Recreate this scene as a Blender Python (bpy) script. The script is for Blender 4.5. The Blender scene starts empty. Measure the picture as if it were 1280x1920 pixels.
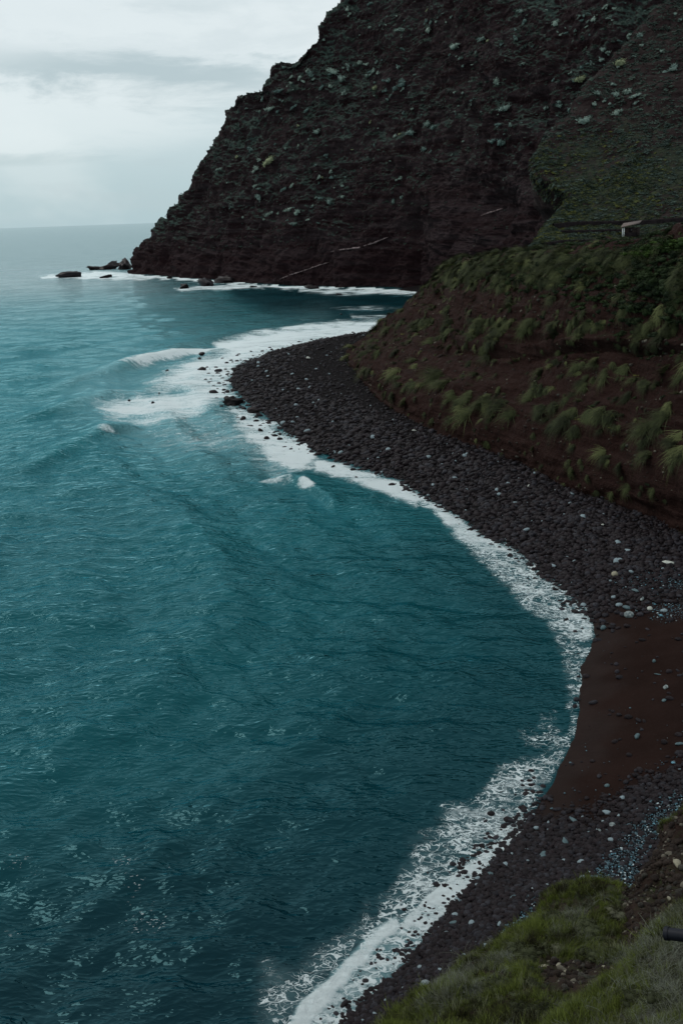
import bpy, math, random
import numpy as np
from mathutils import Matrix, Vector

# ------------------------------------------------------------------ camera, world, sun, exposure
H = 40.0
FPX = 1867.0
PITCH = math.radians(16.56)
ROLL = math.radians(2.0)
sc = bpy.context.scene
col = sc.collection
fw = np.array([0, math.cos(PITCH), -math.sin(PITCH)])
u0 = np.array([0, math.sin(PITCH), math.cos(PITCH)])
r0 = np.array([1.0, 0, 0])
RT = math.cos(ROLL) * r0 - math.sin(ROLL) * u0
UP = math.sin(ROLL) * r0 + math.cos(ROLL) * u0
CAM = np.array([0, 0, H])
cd = bpy.data.cameras.new('camera')
cam = bpy.data.objects.new('camera', cd)
col.objects.link(cam)
M = Matrix(((RT[0], UP[0], -fw[0], 0), (RT[1], UP[1], -fw[1], 0), (RT[2], UP[2], -fw[2], H), (0, 0, 0, 1)))
cam.matrix_world = M
cd.sensor_fit = 'VERTICAL'
cd.sensor_height = 36.0
cd.lens = 36.0 * FPX / 1920.0
cd.clip_start = 0.5
cd.clip_end = 90000
sc.camera = cam
sc.view_settings.view_transform = 'Standard'
sc.view_settings.look = 'None'
sc.view_settings.exposure = 0.0
sc.view_settings.gamma = 1.0
sc.view_settings.use_curve_mapping = False

SUN_EL, SUN_AZ = math.radians(48), math.radians(-62)   # azimuth from +Y towards +X


class NT:
    """tiny node helper"""
    def __init__(s, tree):
        s.t = tree
        s.n = tree.nodes
        s.l = tree.links
    def node(s, typ, **kw):
        n = s.n.new(typ)
        for k, v in kw.items():
            setattr(n, k, v)
        return n
    def put(s, sock, v):
        if v is None:
            return
        if isinstance(v, bpy.types.NodeSocket):
            s.l.new(v, sock)
        elif isinstance(v, (tuple, list)) and sock.type == 'RGBA' and len(v) == 3:
            sock.default_value = (*v, 1)
        else:
            sock.default_value = v
    def m(s, op, a, b=None, c=None, clamp=False):
        n = s.node('ShaderNodeMath', operation=op)
        n.use_clamp = clamp
        s.put(n.inputs[0], a); s.put(n.inputs[1], b); s.put(n.inputs[2], c)
        return n.outputs[0]
    def mix(s, f, a, b, mode='MIX'):
        n = s.node('ShaderNodeMix', data_type='RGBA', blend_type=mode)
        s.put(n.inputs[0], f); s.put(n.inputs[6], a); s.put(n.inputs[7], b)
        return n.outputs[2]
    def ramp(s, v, lo, hi, a=0.0, b=1.0):
        n = s.node('ShaderNodeMapRange', interpolation_type='SMOOTHSTEP')
        s.put(n.inputs[0], v); s.put(n.inputs[1], lo); s.put(n.inputs[2], hi); s.put(n.inputs[3], a); s.put(n.inputs[4], b)
        return n.outputs[0]
    def noise(s, vec, scale, detail=3.0, rough=0.55, dist=0.0):
        n = s.node('ShaderNodeTexNoise')
        s.put(n.inputs['Vector'], vec)
        s.put(n.inputs['Scale'], scale); s.put(n.inputs['Detail'], detail); s.put(n.inputs['Roughness'], rough); s.put(n.inputs['Distortion'], dist)
        return n.outputs[0]
    def vscale(s, vec, sx, sy, sz, rot=(0, 0, 0)):
        n = s.node('ShaderNodeMapping')
        s.put(n.inputs[0], vec)
        n.inputs[2].default_value = rot
        n.inputs[3].default_value = (sx, sy, sz)
        return n.outputs[0]
    def attr(s, name, typ='GEOMETRY'):
        return s.node('ShaderNodeAttribute', attribute_name=name, attribute_type=typ).outputs['Fac']


world = bpy.data.worlds.new('World')
sc.world = world
world.use_nodes = True
w = NT(world.node_tree)
w.n.clear()
wout = w.node('ShaderNodeOutputWorld')
bg = w.node('ShaderNodeBackground')
w.l.new(bg.outputs[0], wout.inputs[0])
sky = w.node('ShaderNodeTexSky', sky_type='NISHITA')
sky.sun_disc = False
sky.sun_elevation = SUN_EL
sky.sun_rotation = SUN_AZ
bg.inputs[1].default_value = 0.10
dirv = w.node('ShaderNodeTexCoord').outputs['Generated']
sx = w.node('ShaderNodeSeparateXYZ'); w.l.new(dirv, sx.inputs[0])
X, Y_, Z = sx.outputs
hor = w.m('SQRT', w.m('ADD', w.m('MULTIPLY', X, X), w.m('MULTIPLY', Y_, Y_)))
el = w.m('DIVIDE', Z, w.m('MAXIMUM', hor, 0.02))            # tangent of the elevation
zc = w.m('ADD', w.m('MAXIMUM', Z, 0.0), 0.16)
cmb = w.node('ShaderNodeCombineXYZ')
w.put(cmb.inputs[0], w.m('DIVIDE', X, zc)); w.put(cmb.inputs[1], w.m('DIVIDE', Y_, zc)); w.put(cmb.inputs[2], 0.0)
n1 = w.noise(cmb.outputs[0], 1.05, 7, 0.58, 0.35)
n2 = w.noise(w.vscale(dirv, 1, 1, 4.2), 7.0, 9, 0.62, 0.25)
n3 = w.noise(w.vscale(dirv, 1, 1, 2.2), 3.0, 5, 0.55, 0.3)
az = w.m('ARCTAN2', X, Y_)
def blob(a0, e0, ra, re, k=3.4):
    """one soft cloud bank: azimuth, tan(elevation), radii"""
    wob = w.m('MULTIPLY', w.m('SUBTRACT', n2, 0.5), k)
    a = w.m('DIVIDE', w.m('SUBTRACT', az, a0), ra)
    e = w.m('ADD', w.m('DIVIDE', w.m('SUBTRACT', el, e0), re), wob)
    a = w.m('ADD', a, wob)
    d = w.m('ADD', w.m('MULTIPLY', a, a), w.m('MULTIPLY', e, e))
    return w.ramp(d, 0.1, 1.9, 1.0, 0.0)
base = w.mix(w.ramp(el, 0.0, 0.17), (.45, .60, .645), (.77, .85, .87))
base = w.mix(w.ramp(el, 0.5, 1.6), base, (.66, .75, .79))
base = w.mix(w.m('MULTIPLY', w.ramp(n1, 0.52, 0.70), 0.16), base, (.50, .60, .64))
base = w.mix(w.m('MULTIPLY', w.ramp(n3, 0.52, 0.70), 0.30), base, (.86, .93, .94))
base = w.mix(w.m('MULTIPLY', w.ramp(n2, 0.48, 0.66), 0.24), base, (.50, .60, .64))
base = w.mix(w.m('MULTIPLY', blob(-0.175, 0.126, 0.115, 0.026), 0.9), base, (.46, .57, .605))
base = w.mix(w.m('MULTIPLY', blob(-0.265, 0.142, 0.06, 0.012), 0.35), base, (.47, .58, .61))
base = w.mix(w.m('MULTIPLY', blob(-0.10, 0.205, 0.12, 0.018), 0.35), base, (.56, .66, .69))
base = w.mix(w.m('MULTIPLY', blob(-0.30, 0.088, 0.17, 0.030), 0.45), base, (.87, .94, .95))
base = w.mix(w.m('MULTIPLY', blob(-0.36, 0.058, 0.12, 0.006, 1.6), 0.45), base, (.46, .58, .61))
# Nishita behind thin breaks in the overcast
nis = w.mix(1.0, sky.outputs[0], (0.0, 0.0, 0.0), 'ADD')
cl10 = w.mix(1.0, base, (10.0, 10.0, 10.0), 'MULTIPLY')
w.put(bg.inputs[0], w.mix(0.94, nis, cl10))

sl = bpy.data.lights.new('sun', 'SUN')
sl.energy = 1.0
sl.angle = math.radians(25)
sl.color = (1.0, 0.96, 0.90)
so = bpy.data.objects.new('sun', sl)
col.objects.link(so)
sd = Vector((math.sin(SUN_AZ) * math.cos(SUN_EL), math.cos(SUN_AZ) * math.cos(SUN_EL), math.sin(SUN_EL)))
so.rotation_euler = sd.to_track_quat('Z', 'Y').to_euler()
so.location = (0, 0, 120)

# ------------------------------------------------------------------ maths helpers
rng = np.random.default_rng(7)
random.seed(7)

def ray(px, py):
    px = np.asarray(px, float); py = np.asarray(py, float)
    return fw * FPX + (px - 640)[..., None] * RT - (py - 960)[..., None] * UP

def at_z(px, py, z=0.0):
    d = ray(px, py)
    t = (z - H) / d[..., 2]
    return CAM + d * t[..., None]

def at_y(px, py, Y):
    d = ray(px, py)
    t = np.asarray(Y, float) / d[..., 1]
    return CAM + d * t[..., None]

def project(P):
    q = P - CAM
    f = np.maximum(q @ fw, 1e-3)
    return 640 + FPX * (q @ RT) / f, 960 - FPX * (q @ UP) / f

_g = np.random.default_rng(11).normal(size=(256, 3))
_g = (_g / np.linalg.norm(_g, axis=1)[:, None]).astype(np.float32)
_perm = np.random.default_rng(12).permutation(256).astype(np.int32)
_gx, _gy, _gz = (np.ascontiguousarray(_g[:, k]) for k in range(3))
def perlin(P):
    P = np.asarray(P)
    x, y, z_ = P[..., 0], P[..., 1], P[..., 2]
    ix, iy, iz = np.floor(x), np.floor(y), np.floor(z_)
    fx, fy, fz = (x - ix).astype(np.float32), (y - iy).astype(np.float32), (z_ - iz).astype(np.float32)
    ix, iy, iz = ix.astype(np.int32) & 255, iy.astype(np.int32) & 255, iz.astype(np.int32) & 255
    ux, uy, uz = (f * f * f * (f * (f * 6 - 15) + 10) for f in (fx, fy, fz))
    res = []
    for a in (0, 1):
        ha = _perm[(ix + a) & 255]; gx_ = fx - a
        rb_ = []
        for b in (0, 1):
            hb = _perm[(ha + iy + b) & 255]; gy_ = fy - b
            h0 = _perm[(hb + iz) & 255]; h1 = _perm[(hb + iz + 1) & 255]
            d0 = _gx[h0] * gx_ + _gy[h0] * gy_ + _gz[h0] * fz
            d1 = _gx[h1] * gx_ + _gy[h1] * gy_ + _gz[h1] * (fz - 1)
            rb_.append(d0 + uz * (d1 - d0))
        res.append(rb_[0] + uy * (rb_[1] - rb_[0]))
    return (res[0] + ux * (res[1] - res[0])) * 1.5
def fbm(P, scale, octs=4, gain=0.5, ridged=False):
    v = 0; a = 1; s = 1.0 / scale; tot = 0
    for o in range(octs):
        n = perlin(P * s + o * 17.3)
        if ridged:
            n = 1 - 2 * np.abs(n)
        v = v + a * n; tot += a; a *= gain; s *= 2.03
    return v / tot
def sstep(a, b, x):
    t = np.clip((x - a) / (b - a), 0, 1)
    return t * t * (3 - 2 * t)

def seg_dist(px, py, poly, closed=False, want_t=False):
    """distance of points to a polyline, in the units of the points"""
    best = np.full(px.shape, 1e18); bt = np.zeros(px.shape)
    n = len(poly)
    for i in range(n if closed else n - 1):
        ax, ay = poly[i]; bx, by = poly[(i + 1) % n]
        dx, dy = bx - ax, by - ay
        L = dx * dx + dy * dy + 1e-12
        t = np.clip(((px - ax) * dx + (py - ay) * dy) / L, 0, 1)
        d = (px - ax - t * dx) ** 2 + (py - ay - t * dy) ** 2
        m = d < best
        best = np.where(m, d, best); bt = np.where(m, i + t, bt)
    return (np.sqrt(best), bt) if want_t else np.sqrt(best)
def inside(px, py, poly):
    c = np.zeros(px.shape, bool)
    n = len(poly)
    for i in range(n):
        ax, ay = poly[i]; bx, by = poly[(i + 1) % n]
        if ay == by:
            continue
        c ^= ((ay > py) != (by > py)) & (px < (bx - ax) * (py - ay) / (by - ay) + ax)
    return c
def sdf(px, py, poly):
    d = seg_dist(px, py, poly, True)
    return np.where(inside(px, py, poly), d, -d)

def cr(ctrl, n, axis=0):
    """Catmull-Rom resample along an axis, spacing by chord length of the mean row"""
    c = np.moveaxis(np.asarray(ctrl, float), axis, 0)
    k = c.shape[0]
    seg = np.sqrt(((c[1:] - c[:-1]) ** 2).sum(-1))
    seg = seg.reshape(k - 1, -1).mean(1)
    return cr_t(c, np.interp(np.linspace(0, 1, n), np.r_[0, np.cumsum(seg)] / seg.sum(), np.arange(k)), axis)
def cr_t(c, t, axis=0):
    k = c.shape[0]
    i = np.clip(np.floor(t).astype(int), 0, k - 2); f = t - i
    p0 = c[np.maximum(i - 1, 0)]; p1 = c[i]; p2 = c[i + 1]; p3 = c[np.minimum(i + 2, k - 1)]
    f = f.reshape((-1,) + (1,) * (c.ndim - 1))
    r = 0.5 * ((2 * p1) + (-p0 + p2) * f + (2 * p0 - 5 * p1 + 4 * p2 - p3) * f ** 2 + (-p0 + 3 * p1 - 3 * p2 + p3) * f ** 3)
    return np.moveaxis(r, 0, axis)

def grid_normals(G):
    du = np.gradient(G, axis=1); dv = np.gradient(G, axis=0)
    n = np.cross(du, dv)
    return n / (np.linalg.norm(n, axis=-1, keepdims=True) + 1e-9)

def mesh_from(name, V, F, smooth=True):
    me = bpy.data.meshes.new(name)
    V = np.asarray(V, np.float32); F = np.asarray(F, np.int32)
    me.vertices.add(len(V)); me.vertices.foreach_set('co', V.ravel())
    k = F.shape[1]
    me.loops.add(F.size); me.loops.foreach_set('vertex_index', F.ravel())
    me.polygons.add(len(F)); me.polygons.foreach_set('loop_start', np.arange(0, F.size, k, dtype=np.int32))
    me.update(calc_edges=True)
    me.validate()
    if smooth:
        me.polygons.foreach_set('use_smooth', np.ones(len(me.polygons), bool))
    return me
def grid_faces(r, c, keep=None):
    i = np.arange(r * c).reshape(r, c)
    F = np.stack([i[:-1, :-1], i[:-1, 1:], i[1:, 1:], i[1:, :-1]], -1).reshape(-1, 4)
    if keep is not None:
        F = F[keep.reshape(-1)[F].any(1)]
    return F
def compact(V, F):
    used = np.unique(F)
    mp = np.full(len(V), -1); mp[used] = np.arange(len(used))
    return used, mp[F]
def link(name, me, mat, kind=None, label=None, cat=None, group=None, parent=None, loc=None, rot=None, scale=None):
    o = bpy.data.objects.new(name, me)
    col.objects.link(o)
    if mat is not None and me is not None and not me.materials:
        me.materials.append(mat)
    if kind: o['kind'] = kind
    if label: o['label'] = label
    if cat: o['category'] = cat
    if group: o['group'] = group
    if parent is not None: o.parent = parent
    if loc is not None: o.location = loc
    if rot is not None: o.rotation_euler = rot
    if scale is not None: o.scale = scale
    return o
def set_attr(me, name, v):
    a = me.attributes.new(name, 'FLOAT', 'POINT')
    a.data.foreach_set('value', np.asarray(v, np.float32).ravel())

# ------------------------------------------------------------------ materials
def new_mat(name):
    mt = bpy.data.materials.new(name)
    mt.use_nodes = True
    t = NT(mt.node_tree)
    b = t.n['Principled BSDF']
    return mt, t, b
def pos(t):
    return t.node('ShaderNodeNewGeometry').outputs['Position']
def objco(t):
    return t.node('ShaderNodeTexCoord').outputs['Object']
def bump(t, b, h, dist, strength=1.0, prev=None):
    n = t.node('ShaderNodeBump')
    t.put(n.inputs['Height'], h)
    n.inputs['Distance'].default_value = dist
    t.put(n.inputs['Strength'], strength)
    if prev is not None:
        t.l.new(prev, n.inputs['Normal'])
    if b is not None:
        t.l.new(n.outputs[0], b.inputs['Normal'])
    return n.outputs[0]
def spec(b, v, rough):
    b.inputs['Specular IOR Level'].default_value = v
    if isinstance(rough, float):
        b.inputs['Roughness'].default_value = rough

# headland rock: dark basalt with lichen and low growth on the ledges
def rock_mat(name, rock_a, rock_b, veg_a, veg_b, s, veg_lo, veg_hi, bd, wet=True, yellow=None):  # wet: darkens and reddens the rock towards the foot
    mt, t, b = new_mat(name)
    p = pos(t)
    nz = t.node('ShaderNodeSeparateXYZ'); t.l.new(t.node('ShaderNodeNewGeometry').outputs['Normal'], nz.inputs[0])
    pz = t.node('ShaderNodeSeparateXYZ'); t.l.new(p, pz.inputs[0])
    big = t.noise(p, 0.018 * s, 4, 0.6)
    mid = t.noise(p, 0.11 * s, 6, 0.65, 0.4)
    fine = t.noise(p, 0.7 * s, 6, 0.7)
    strat = t.noise(t.vscale(p, 0.05, 0.05, 1.0, (0, math.radians(9), 0)), 0.32 * s, 5, 0.6, 0.3)
    rock = t.mix(t.ramp(strat, 0.36, 0.64), rock_a, rock_b)
    rock = t.mix(t.ramp(fine, 0.56, 0.72), rock, tuple(c * 1.8 for c in rock_b))
    # growth: where the slope lets soil lie, patchy
    v = t.m('ADD', t.m('MULTIPLY', nz.outputs[2], 0.75), t.m('MULTIPLY', t.m('SUBTRACT', mid, 0.5), 1.7))
    v = t.m('ADD', v, t.m('MULTIPLY', t.m('SUBTRACT', big, 0.5), 1.4))
    v = t.m('ADD', v, t.m('MULTIPLY', t.m('SUBTRACT', fine, 0.5), 1.3))
    v = t.m('ADD', v, t.attr('veg'))
    vm = t.ramp(v, veg_lo, veg_hi)
    veg = t.mix(t.ramp(t.noise(p, 0.4 * s, 4, 0.6), 0.4, 0.62), veg_a, veg_b)
    if yellow:
        veg = t.mix(t.m('MULTIPLY', t.ramp(t.noise(p, 0.2 * s, 5, 0.7), 0.52, 0.66), t.attr('lush')), veg, yellow)
    c = t.mix(vm, rock, veg)
    if wet:   # rock darker and redder towards the foot
        wz = t.ramp(t.m('ADD', pz.outputs[2], t.m('MULTIPLY', t.m('SUBTRACT', big, 0.5), 60)), 2.0, 34.0)
        c = t.mix(wz, t.mix(0.6, c, (0.0150, 0.0065, 0.0075)), c)
    t.put(b.inputs['Base Color'], c)
    spec(b, 0.05, 0.8)
    h = t.m('ADD', t.m('MULTIPLY', mid, 1.6), t.m('MULTIPLY', fine, 0.8))
    h = t.m('ADD', h, t.m('MULTIPLY', strat, 1.0))
    bump(t, b, h, bd, 1.0)
    return mt

M_head = rock_mat('headland_rock', (.0165, .0080, .0090), (.033, .0230, .0250), (.028, .044, .040), (.060, .084, .070), 1.0, 0.55, 1.05, 1.6)
M_green = rock_mat('green_slope', (.016, .009, .0095), (.028, .020, .019), (.018, .023, .016), (.032, .040, .024), 1.6, 0.35, 0.9, 0.6, False, (.075, .085, .025))
M_bluff = rock_mat('bluff_earth', (.0185, .0078, .0062), (.0300, .0148, .0122), (.016, .019, .010), (.028, .034, .015), 4.0, 0.75, 1.45, 0.6, False)
M_bank = rock_mat('bank_earth', (.017, .0095, .0075), (.030, .020, .016), (.020, .025, .012), (.030, .036, .016), 14.0, 0.55, 1.2, 0.06, False)

# sea
M_sea, t, b = new_mat('sea_water')
p = pos(t)
foam = t.attr('foam'); lace = t.attr('lace'); shallow = t.attr('shallow')  # shallow: lighter water colour amount, not measured depth
wpos = t.node('ShaderNodeVectorMath', operation='ADD'); t.l.new(p, wpos.inputs[0])
wv = t.node('ShaderNodeTexNoise'); t.l.new(p, wv.inputs[0]); wv.inputs['Scale'].default_value = 0.12; wv.inputs['Detail'].default_value = 2
wvs = t.node('ShaderNodeVectorMath', operation='SCALE'); t.l.new(wv.outputs[1], wvs.inputs[0]); wvs.inputs['Scale'].default_value = 2.0
t.l.new(wvs.outputs[0], wpos.inputs[1])
def rip(scale, rot, xs=0.42, det=1.6):
    n = t.noise(t.vscale(wpos.outputs[0], scale * xs, scale, scale, (0, 0, rot)), 1.0, det, 0.5, 0.08)
    # sharpened crests: 1 - |n - .5|
    return t.m('SUBTRACT', 0.5, t.m('ABSOLUTE', t.m('SUBTRACT', n, 0.5)))
ripA = rip(3.2, 0.38, 0.5); ripB = rip(1.6, 0.22, 0.5); ripC = rip(0.75, 0.05, 0.45); ripD = rip(0.22, 0.02, 0.36)
patch = t.ramp(t.noise(p, 0.035, 4, 0.6, 0.4), 0.35, 0.65, 0.75, 1.25)
h = t.m('ADD', t.m('MULTIPLY', ripA, 0.09), t.m('MULTIPLY', ripB, 0.44))
h = t.m('ADD', h, t.m('MULTIPLY', ripC, 0.62))
h = t.m('ADD', h, t.m('MULTIPLY', ripD, 0.95))
h = t.m('MULTIPLY', h, patch)
wn = t.noise(p, 0.9, 3, 0.6)
wp = t.node('ShaderNodeVectorMath', operation='ADD'); t.l.new(p, wp.inputs[0])
nv = t.node('ShaderNodeTexNoise'); t.l.new(p, nv.inputs[0]); nv.inputs['Scale'].default_value = 1.6; nv.inputs['Detail'].default_value = 2
nvs = t.node('ShaderNodeVectorMath', operation='SCALE'); t.l.new(nv.outputs[1], nvs.inputs[0]); nvs.inputs['Scale'].default_value = 0.85
t.l.new(nvs.outputs[0], wp.inputs[1])
def vor(scale):
    v = t.node('ShaderNodeTexVoronoi', feature='DISTANCE_TO_EDGE')
    t.l.new(wp.outputs[0], v.inputs['Vector']); v.inputs['Scale'].default_value = scale
    return v.outputs['Distance']
brk = t.noise(p, 0.45, 5, 0.65)
# lacy foam: wandering filaments, wider where there is more of it, broken up by noise
sm = t.vscale(wp.outputs[0], 0.75, 1.25, 1.0, (0, 0, 0.25))
f_a = t.m('ABSOLUTE', t.m('SUBTRACT', t.noise(sm, 0.9, 1, 0.5, 1.0), 0.5))
f_b = t.m('ABSOLUTE', t.m('SUBTRACT', t.noise(sm, 1.7, 1, 0.5, 0.8), 0.5))
f_c = t.m('ABSOLUTE', t.m('SUBTRACT', t.noise(sm, 4.6, 3, 0.6, 0.6), 0.5))
lw = t.m('MULTIPLY', t.m('ADD', lace, t.m('MULTIPLY', t.m('SUBTRACT', brk, 0.52), 2.6)), 0.042)
lm = t.m('MAXIMUM', t.ramp(t.m('SUBTRACT', lw, f_a), -0.004, 0.016), t.m('MULTIPLY', t.ramp(t.m('SUBTRACT', lw, f_b), -0.004, 0.02), 0.9))
lm = t.m('MULTIPLY', lm, t.ramp(lace, 0.02, 0.25))
fn = t.noise(p, 2.2, 7, 0.78, 0.5)
fb = t.noise(t.vscale(p, 0.35, 1.0, 1, (0, 0, 0.35)), 0.35, 6, 0.7, 0.4)
fd = t.noise(t.vscale(p, 0.45, 1.0, 1, (0, 0, 0.45)), 0.11, 6, 0.72, 0.8)
fs = t.m('ADD', foam, t.m('ADD', t.m('MULTIPLY', t.m('SUBTRACT', fd, 0.5), 2.2), t.m('ADD', t.m('MULTIPLY', t.m('SUBTRACT', fn, 0.5), 1.5), t.m('MULTIPLY', t.m('SUBTRACT', fb, 0.5), 1.6))))
fm = t.m('MULTIPLY', t.ramp(fs, 0.28, 1.0), t.ramp(foam, 0.02, 0.2))
# scattered flecks
fl = t.attr('fleck')
vf = t.node('ShaderNodeTexVoronoi', feature='F1'); t.l.new(t.vscale(wp.outputs[0], 0.55, 1.4, 1), vf.inputs['Vector']); vf.inputs['Scale'].default_value = 4.2
fk = t.m('MULTIPLY', t.ramp(vf.outputs['Distance'], 0.12, 0.30, 1.0, 0.0), t.ramp(t.m('ADD', fl, t.m('MULTIPLY', t.m('SUBTRACT', brk, 0.5), 2.2)), 0.55, 0.75))
fk = t.m('MULTIPLY', fk, t.ramp(fl, 0.02, 0.2))
milk = t.attr('milk')
allf = t.m('MAXIMUM', t.m('MAXIMUM', lm, fm), t.m('MULTIPLY', fk, 0.75))
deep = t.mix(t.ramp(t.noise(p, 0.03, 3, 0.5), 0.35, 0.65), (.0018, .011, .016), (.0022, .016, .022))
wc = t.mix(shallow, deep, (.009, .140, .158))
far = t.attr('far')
wc = t.mix(far, wc, (.19, .285, .305))  # distant water painted paler, standing in for sky reflected by unresolved waves
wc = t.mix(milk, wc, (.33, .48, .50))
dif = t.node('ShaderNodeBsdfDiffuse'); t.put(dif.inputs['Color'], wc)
glo = t.node('ShaderNodeBsdfGlossy')
t.put(glo.inputs['Color'], t.mix(t.ramp(t.m('ADD', t.m('MULTIPLY', far, 2.5), t.m('MULTIPLY', shallow, 0.35)), 0.0, 1.0), (.30, .68, .76), (.86, .96, .98)))  # reflection tinted darker near the camera, paled with distance
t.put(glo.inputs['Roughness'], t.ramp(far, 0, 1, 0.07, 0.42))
wnrm = bump(t, None, h, 0.62, t.ramp(milk, 0.2, 1.0, 1.0, 0.5))
fre = t.node('ShaderNodeFresnel'); fre.inputs['IOR'].default_value = 1.333
for n_ in (dif, glo, fre): t.l.new(wnrm, n_.inputs['Normal'])
wsh = t.node('ShaderNodeMixShader')
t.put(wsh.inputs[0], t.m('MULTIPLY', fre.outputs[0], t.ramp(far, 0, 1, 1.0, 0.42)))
t.l.new(dif.outputs[0], wsh.inputs[1]); t.l.new(glo.outputs[0], wsh.inputs[2])
fbs = t.node('ShaderNodeBsdfPrincipled')
fbs.inputs['Base Color'].default_value = (.84, .92, .93, 1); fbs.inputs['Roughness'].default_value = 0.8
fbs.inputs['Specular IOR Level'].default_value = 0.1
nb = bump(t, None, t.m('ADD', fn, fs), 0.25, 1.0); t.l.new(nb, fbs.inputs['Normal'])
ms = t.node('ShaderNodeMixShader'); t.l.new(allf, ms.inputs[0]); t.l.new(wsh.outputs[0], ms.inputs[1]); t.l.new(fbs.outputs[0], ms.inputs[2])
t.l.new(ms.outputs[0], t.n['Material Output'].inputs[0])

# beach ground
M_beach, t, b = new_mat('beach_ground')
p = pos(t)
wet = t.attr('wet'); sand = t.attr('sand')
f1 = t.noise(p, 5.0, 5, 0.7); f2 = t.noise(p, 0.25, 4, 0.6)
sv = t.node('ShaderNodeTexVoronoi'); t.l.new(p, sv.inputs[0]); sv.inputs['Scale'].default_value = 3.2
cob = t.mix(t.ramp(sv.outputs['Distance'], 0.1, 0.6), (.013, .0105, .012), (.005, .004, .004))
snd = t.mix(t.ramp(f2, 0.35, 0.7), (.0120, .0058, .0045), (.0165, .0084, .0068))
snd = t.mix(t.m('MULTIPLY', t.ramp(f1, 0.52, 0.75), 0.3), snd, (.035, .026, .024))
c = t.mix(sand, cob, snd)
pg = t.noise(p, 9.0, 2, 0.5)
c = t.mix(t.m('MULTIPLY', t.ramp(pg, 0.60, 0.68), t.attr('pale')), c, (.12, .19, .23))
t.put(b.inputs['Base Color'], c)
spec(b, 0.15, None)
t.put(b.inputs['Specular IOR Level'], t.m('ADD', 0.03, t.m('MULTIPLY', wet, 0.03)))
t.put(b.inputs['Roughness'], t.ramp(wet, 0.0, 1.0, 0.85, 0.6))
bump(t, b, t.m('ADD', t.m('MULTIPLY', sv.outputs['Distance'], -1.0), f1), 0.05, t.ramp(sand, 0.0, 1.0, 1.0, 0.25))

def stone_mat(name, a, bcol, top=None, sp=0.28, rough=0.55, scale=3.0, frac=0.06, var=True):
    mt, t, b = new_mat(name)
    o = objco(t)
    rnd = t.node('ShaderNodeObjectInfo').outputs['Random']
    n = t.noise(o, scale, 5, 0.65)
    c = t.mix(t.ramp(n, 0.35, 0.68), a, bcol)
    if var:
        r2 = t.m('FRACT', t.m('MULTIPLY', rnd, 37.7))
        c = t.mix(t.ramp(rnd, 0.0, 1.0), c, t.mix(1.0, c, (.50, .48, .50), 'MULTIPLY'))
        c = t.mix(t.m('GREATER_THAN', r2, 0.72), c, t.mix(1.0, c, (1.6, 2.1, 2.2), 'MULTIPLY'))
        if top:
            c = t.mix(t.m('GREATER_THAN', r2, 1.0 - frac), c, top)
    t.put(b.inputs['Base Color'], c)
    spec(b, sp, rough)
    bump(t, b, t.noise(o, scale * 3, 4, 0.7), 0.08, 0.6)
    return mt
M_stone = stone_mat('dark_beach_stone', (.0120, .0060, .0068), (.0245, .0200, .0230), (.20, .25, .27), 0.11, frac=0.012)
M_stone_wet = stone_mat('wet_black_rock', (.010, .005, .0058), (.017, .012, .0135), None, 0.15, 0.45)
M_blue = stone_mat('blue_grey_stone', (.050, .085, .095), (.080, .125, .135), None, 0.3, 0.5, 2.0, 0, False)
M_pale = stone_mat('pale_stone', (.34, .35, .31), (.46, .47, .42), None, 0.3, 0.6, 2.0, 0, False)
M_tan = stone_mat('tan_stone', (.20, .18, .13), (.31, .28, .20), None, 0.3, 0.6, 2.0, 0, False)
M_mix = stone_mat('mottled_stone', (.05, .07, .075), (.28, .31, .30), None, 0.3, 0.6, 1.5, 0, False)
M_pebble = stone_mat('pale_pebble', (.05, .095, .115), (.10, .17, .20), (.42, .48, .50), frac=0.10)
M_rubble = stone_mat('brown_rubble', (.022, .014, .011), (.045, .033, .026), (.13, .115, .09), 0.12, 0.8, frac=0.10)

def leaf_mat(name, a, bcol, rough=0.8, yellow=None, frac=0.0, tr=0.0):
    mt, t, b = new_mat(name)
    rnd = t.node('ShaderNodeObjectInfo').outputs['Random']
    n = t.noise(pos(t), 1.3, 3, 0.6)
    c = t.mix(t.ramp(t.m('ADD', n, t.m('MULTIPLY', t.m('SUBTRACT', rnd, 0.5), 0.5)), 0.25, 0.75), a, bcol)
    if yellow:
        c = t.mix(t.m('GREATER_THAN', t.m('FRACT', t.m('MULTIPLY', rnd, 19.7)), 1 - frac), c, yellow)
    t.put(b.inputs['Base Color'], c)
    spec(b, 0.08, rough)
    return mt
M_palesh = leaf_mat('pale_shrub_leaf', (.085, .130, .120), (.21, .265, .225), 0.8, (.20, .22, .13), 0.05)
M_under = leaf_mat('low_growth_leaf', (.028, .042, .036), (.060, .082, .066))
M_yel = leaf_mat('slope_leaf', (.022, .032, .020), (.044, .056, .028), 0.8, (.080, .085, .024), 0.22)
M_bush = leaf_mat('dark_bush_leaf', (.011, .017, .009), (.024, .037, .014))
M_lush = leaf_mat('bright_bush_leaf', (.016, .030, .008), (.038, .065, .013))
M_grass, t, b = new_mat('grass_blade')
gn_ = t.noise(pos(t), 0.75, 4, 0.65, 0.4)
grn = t.node('ShaderNodeObjectInfo').outputs['Random']
gc = t.mix(t.ramp(t.m('ADD', gn_, t.m('MULTIPLY', t.m('SUBTRACT', grn, 0.5), 0.22)), 0.37, 0.56), (.023, .021, .011), (.088, .108, .022))
gc = t.mix(t.m('GREATER_THAN', t.m('FRACT', t.m('MULTIPLY', grn, 19.7)), 0.90), gc, (.12, .125, .075))
t.put(b.inputs['Base Color'], gc); spec(b, 0.06, 0.75)
M_dry = leaf_mat('dry_grass_blade', (.060, .062, .045), (.13, .14, .11), 0.7)
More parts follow.
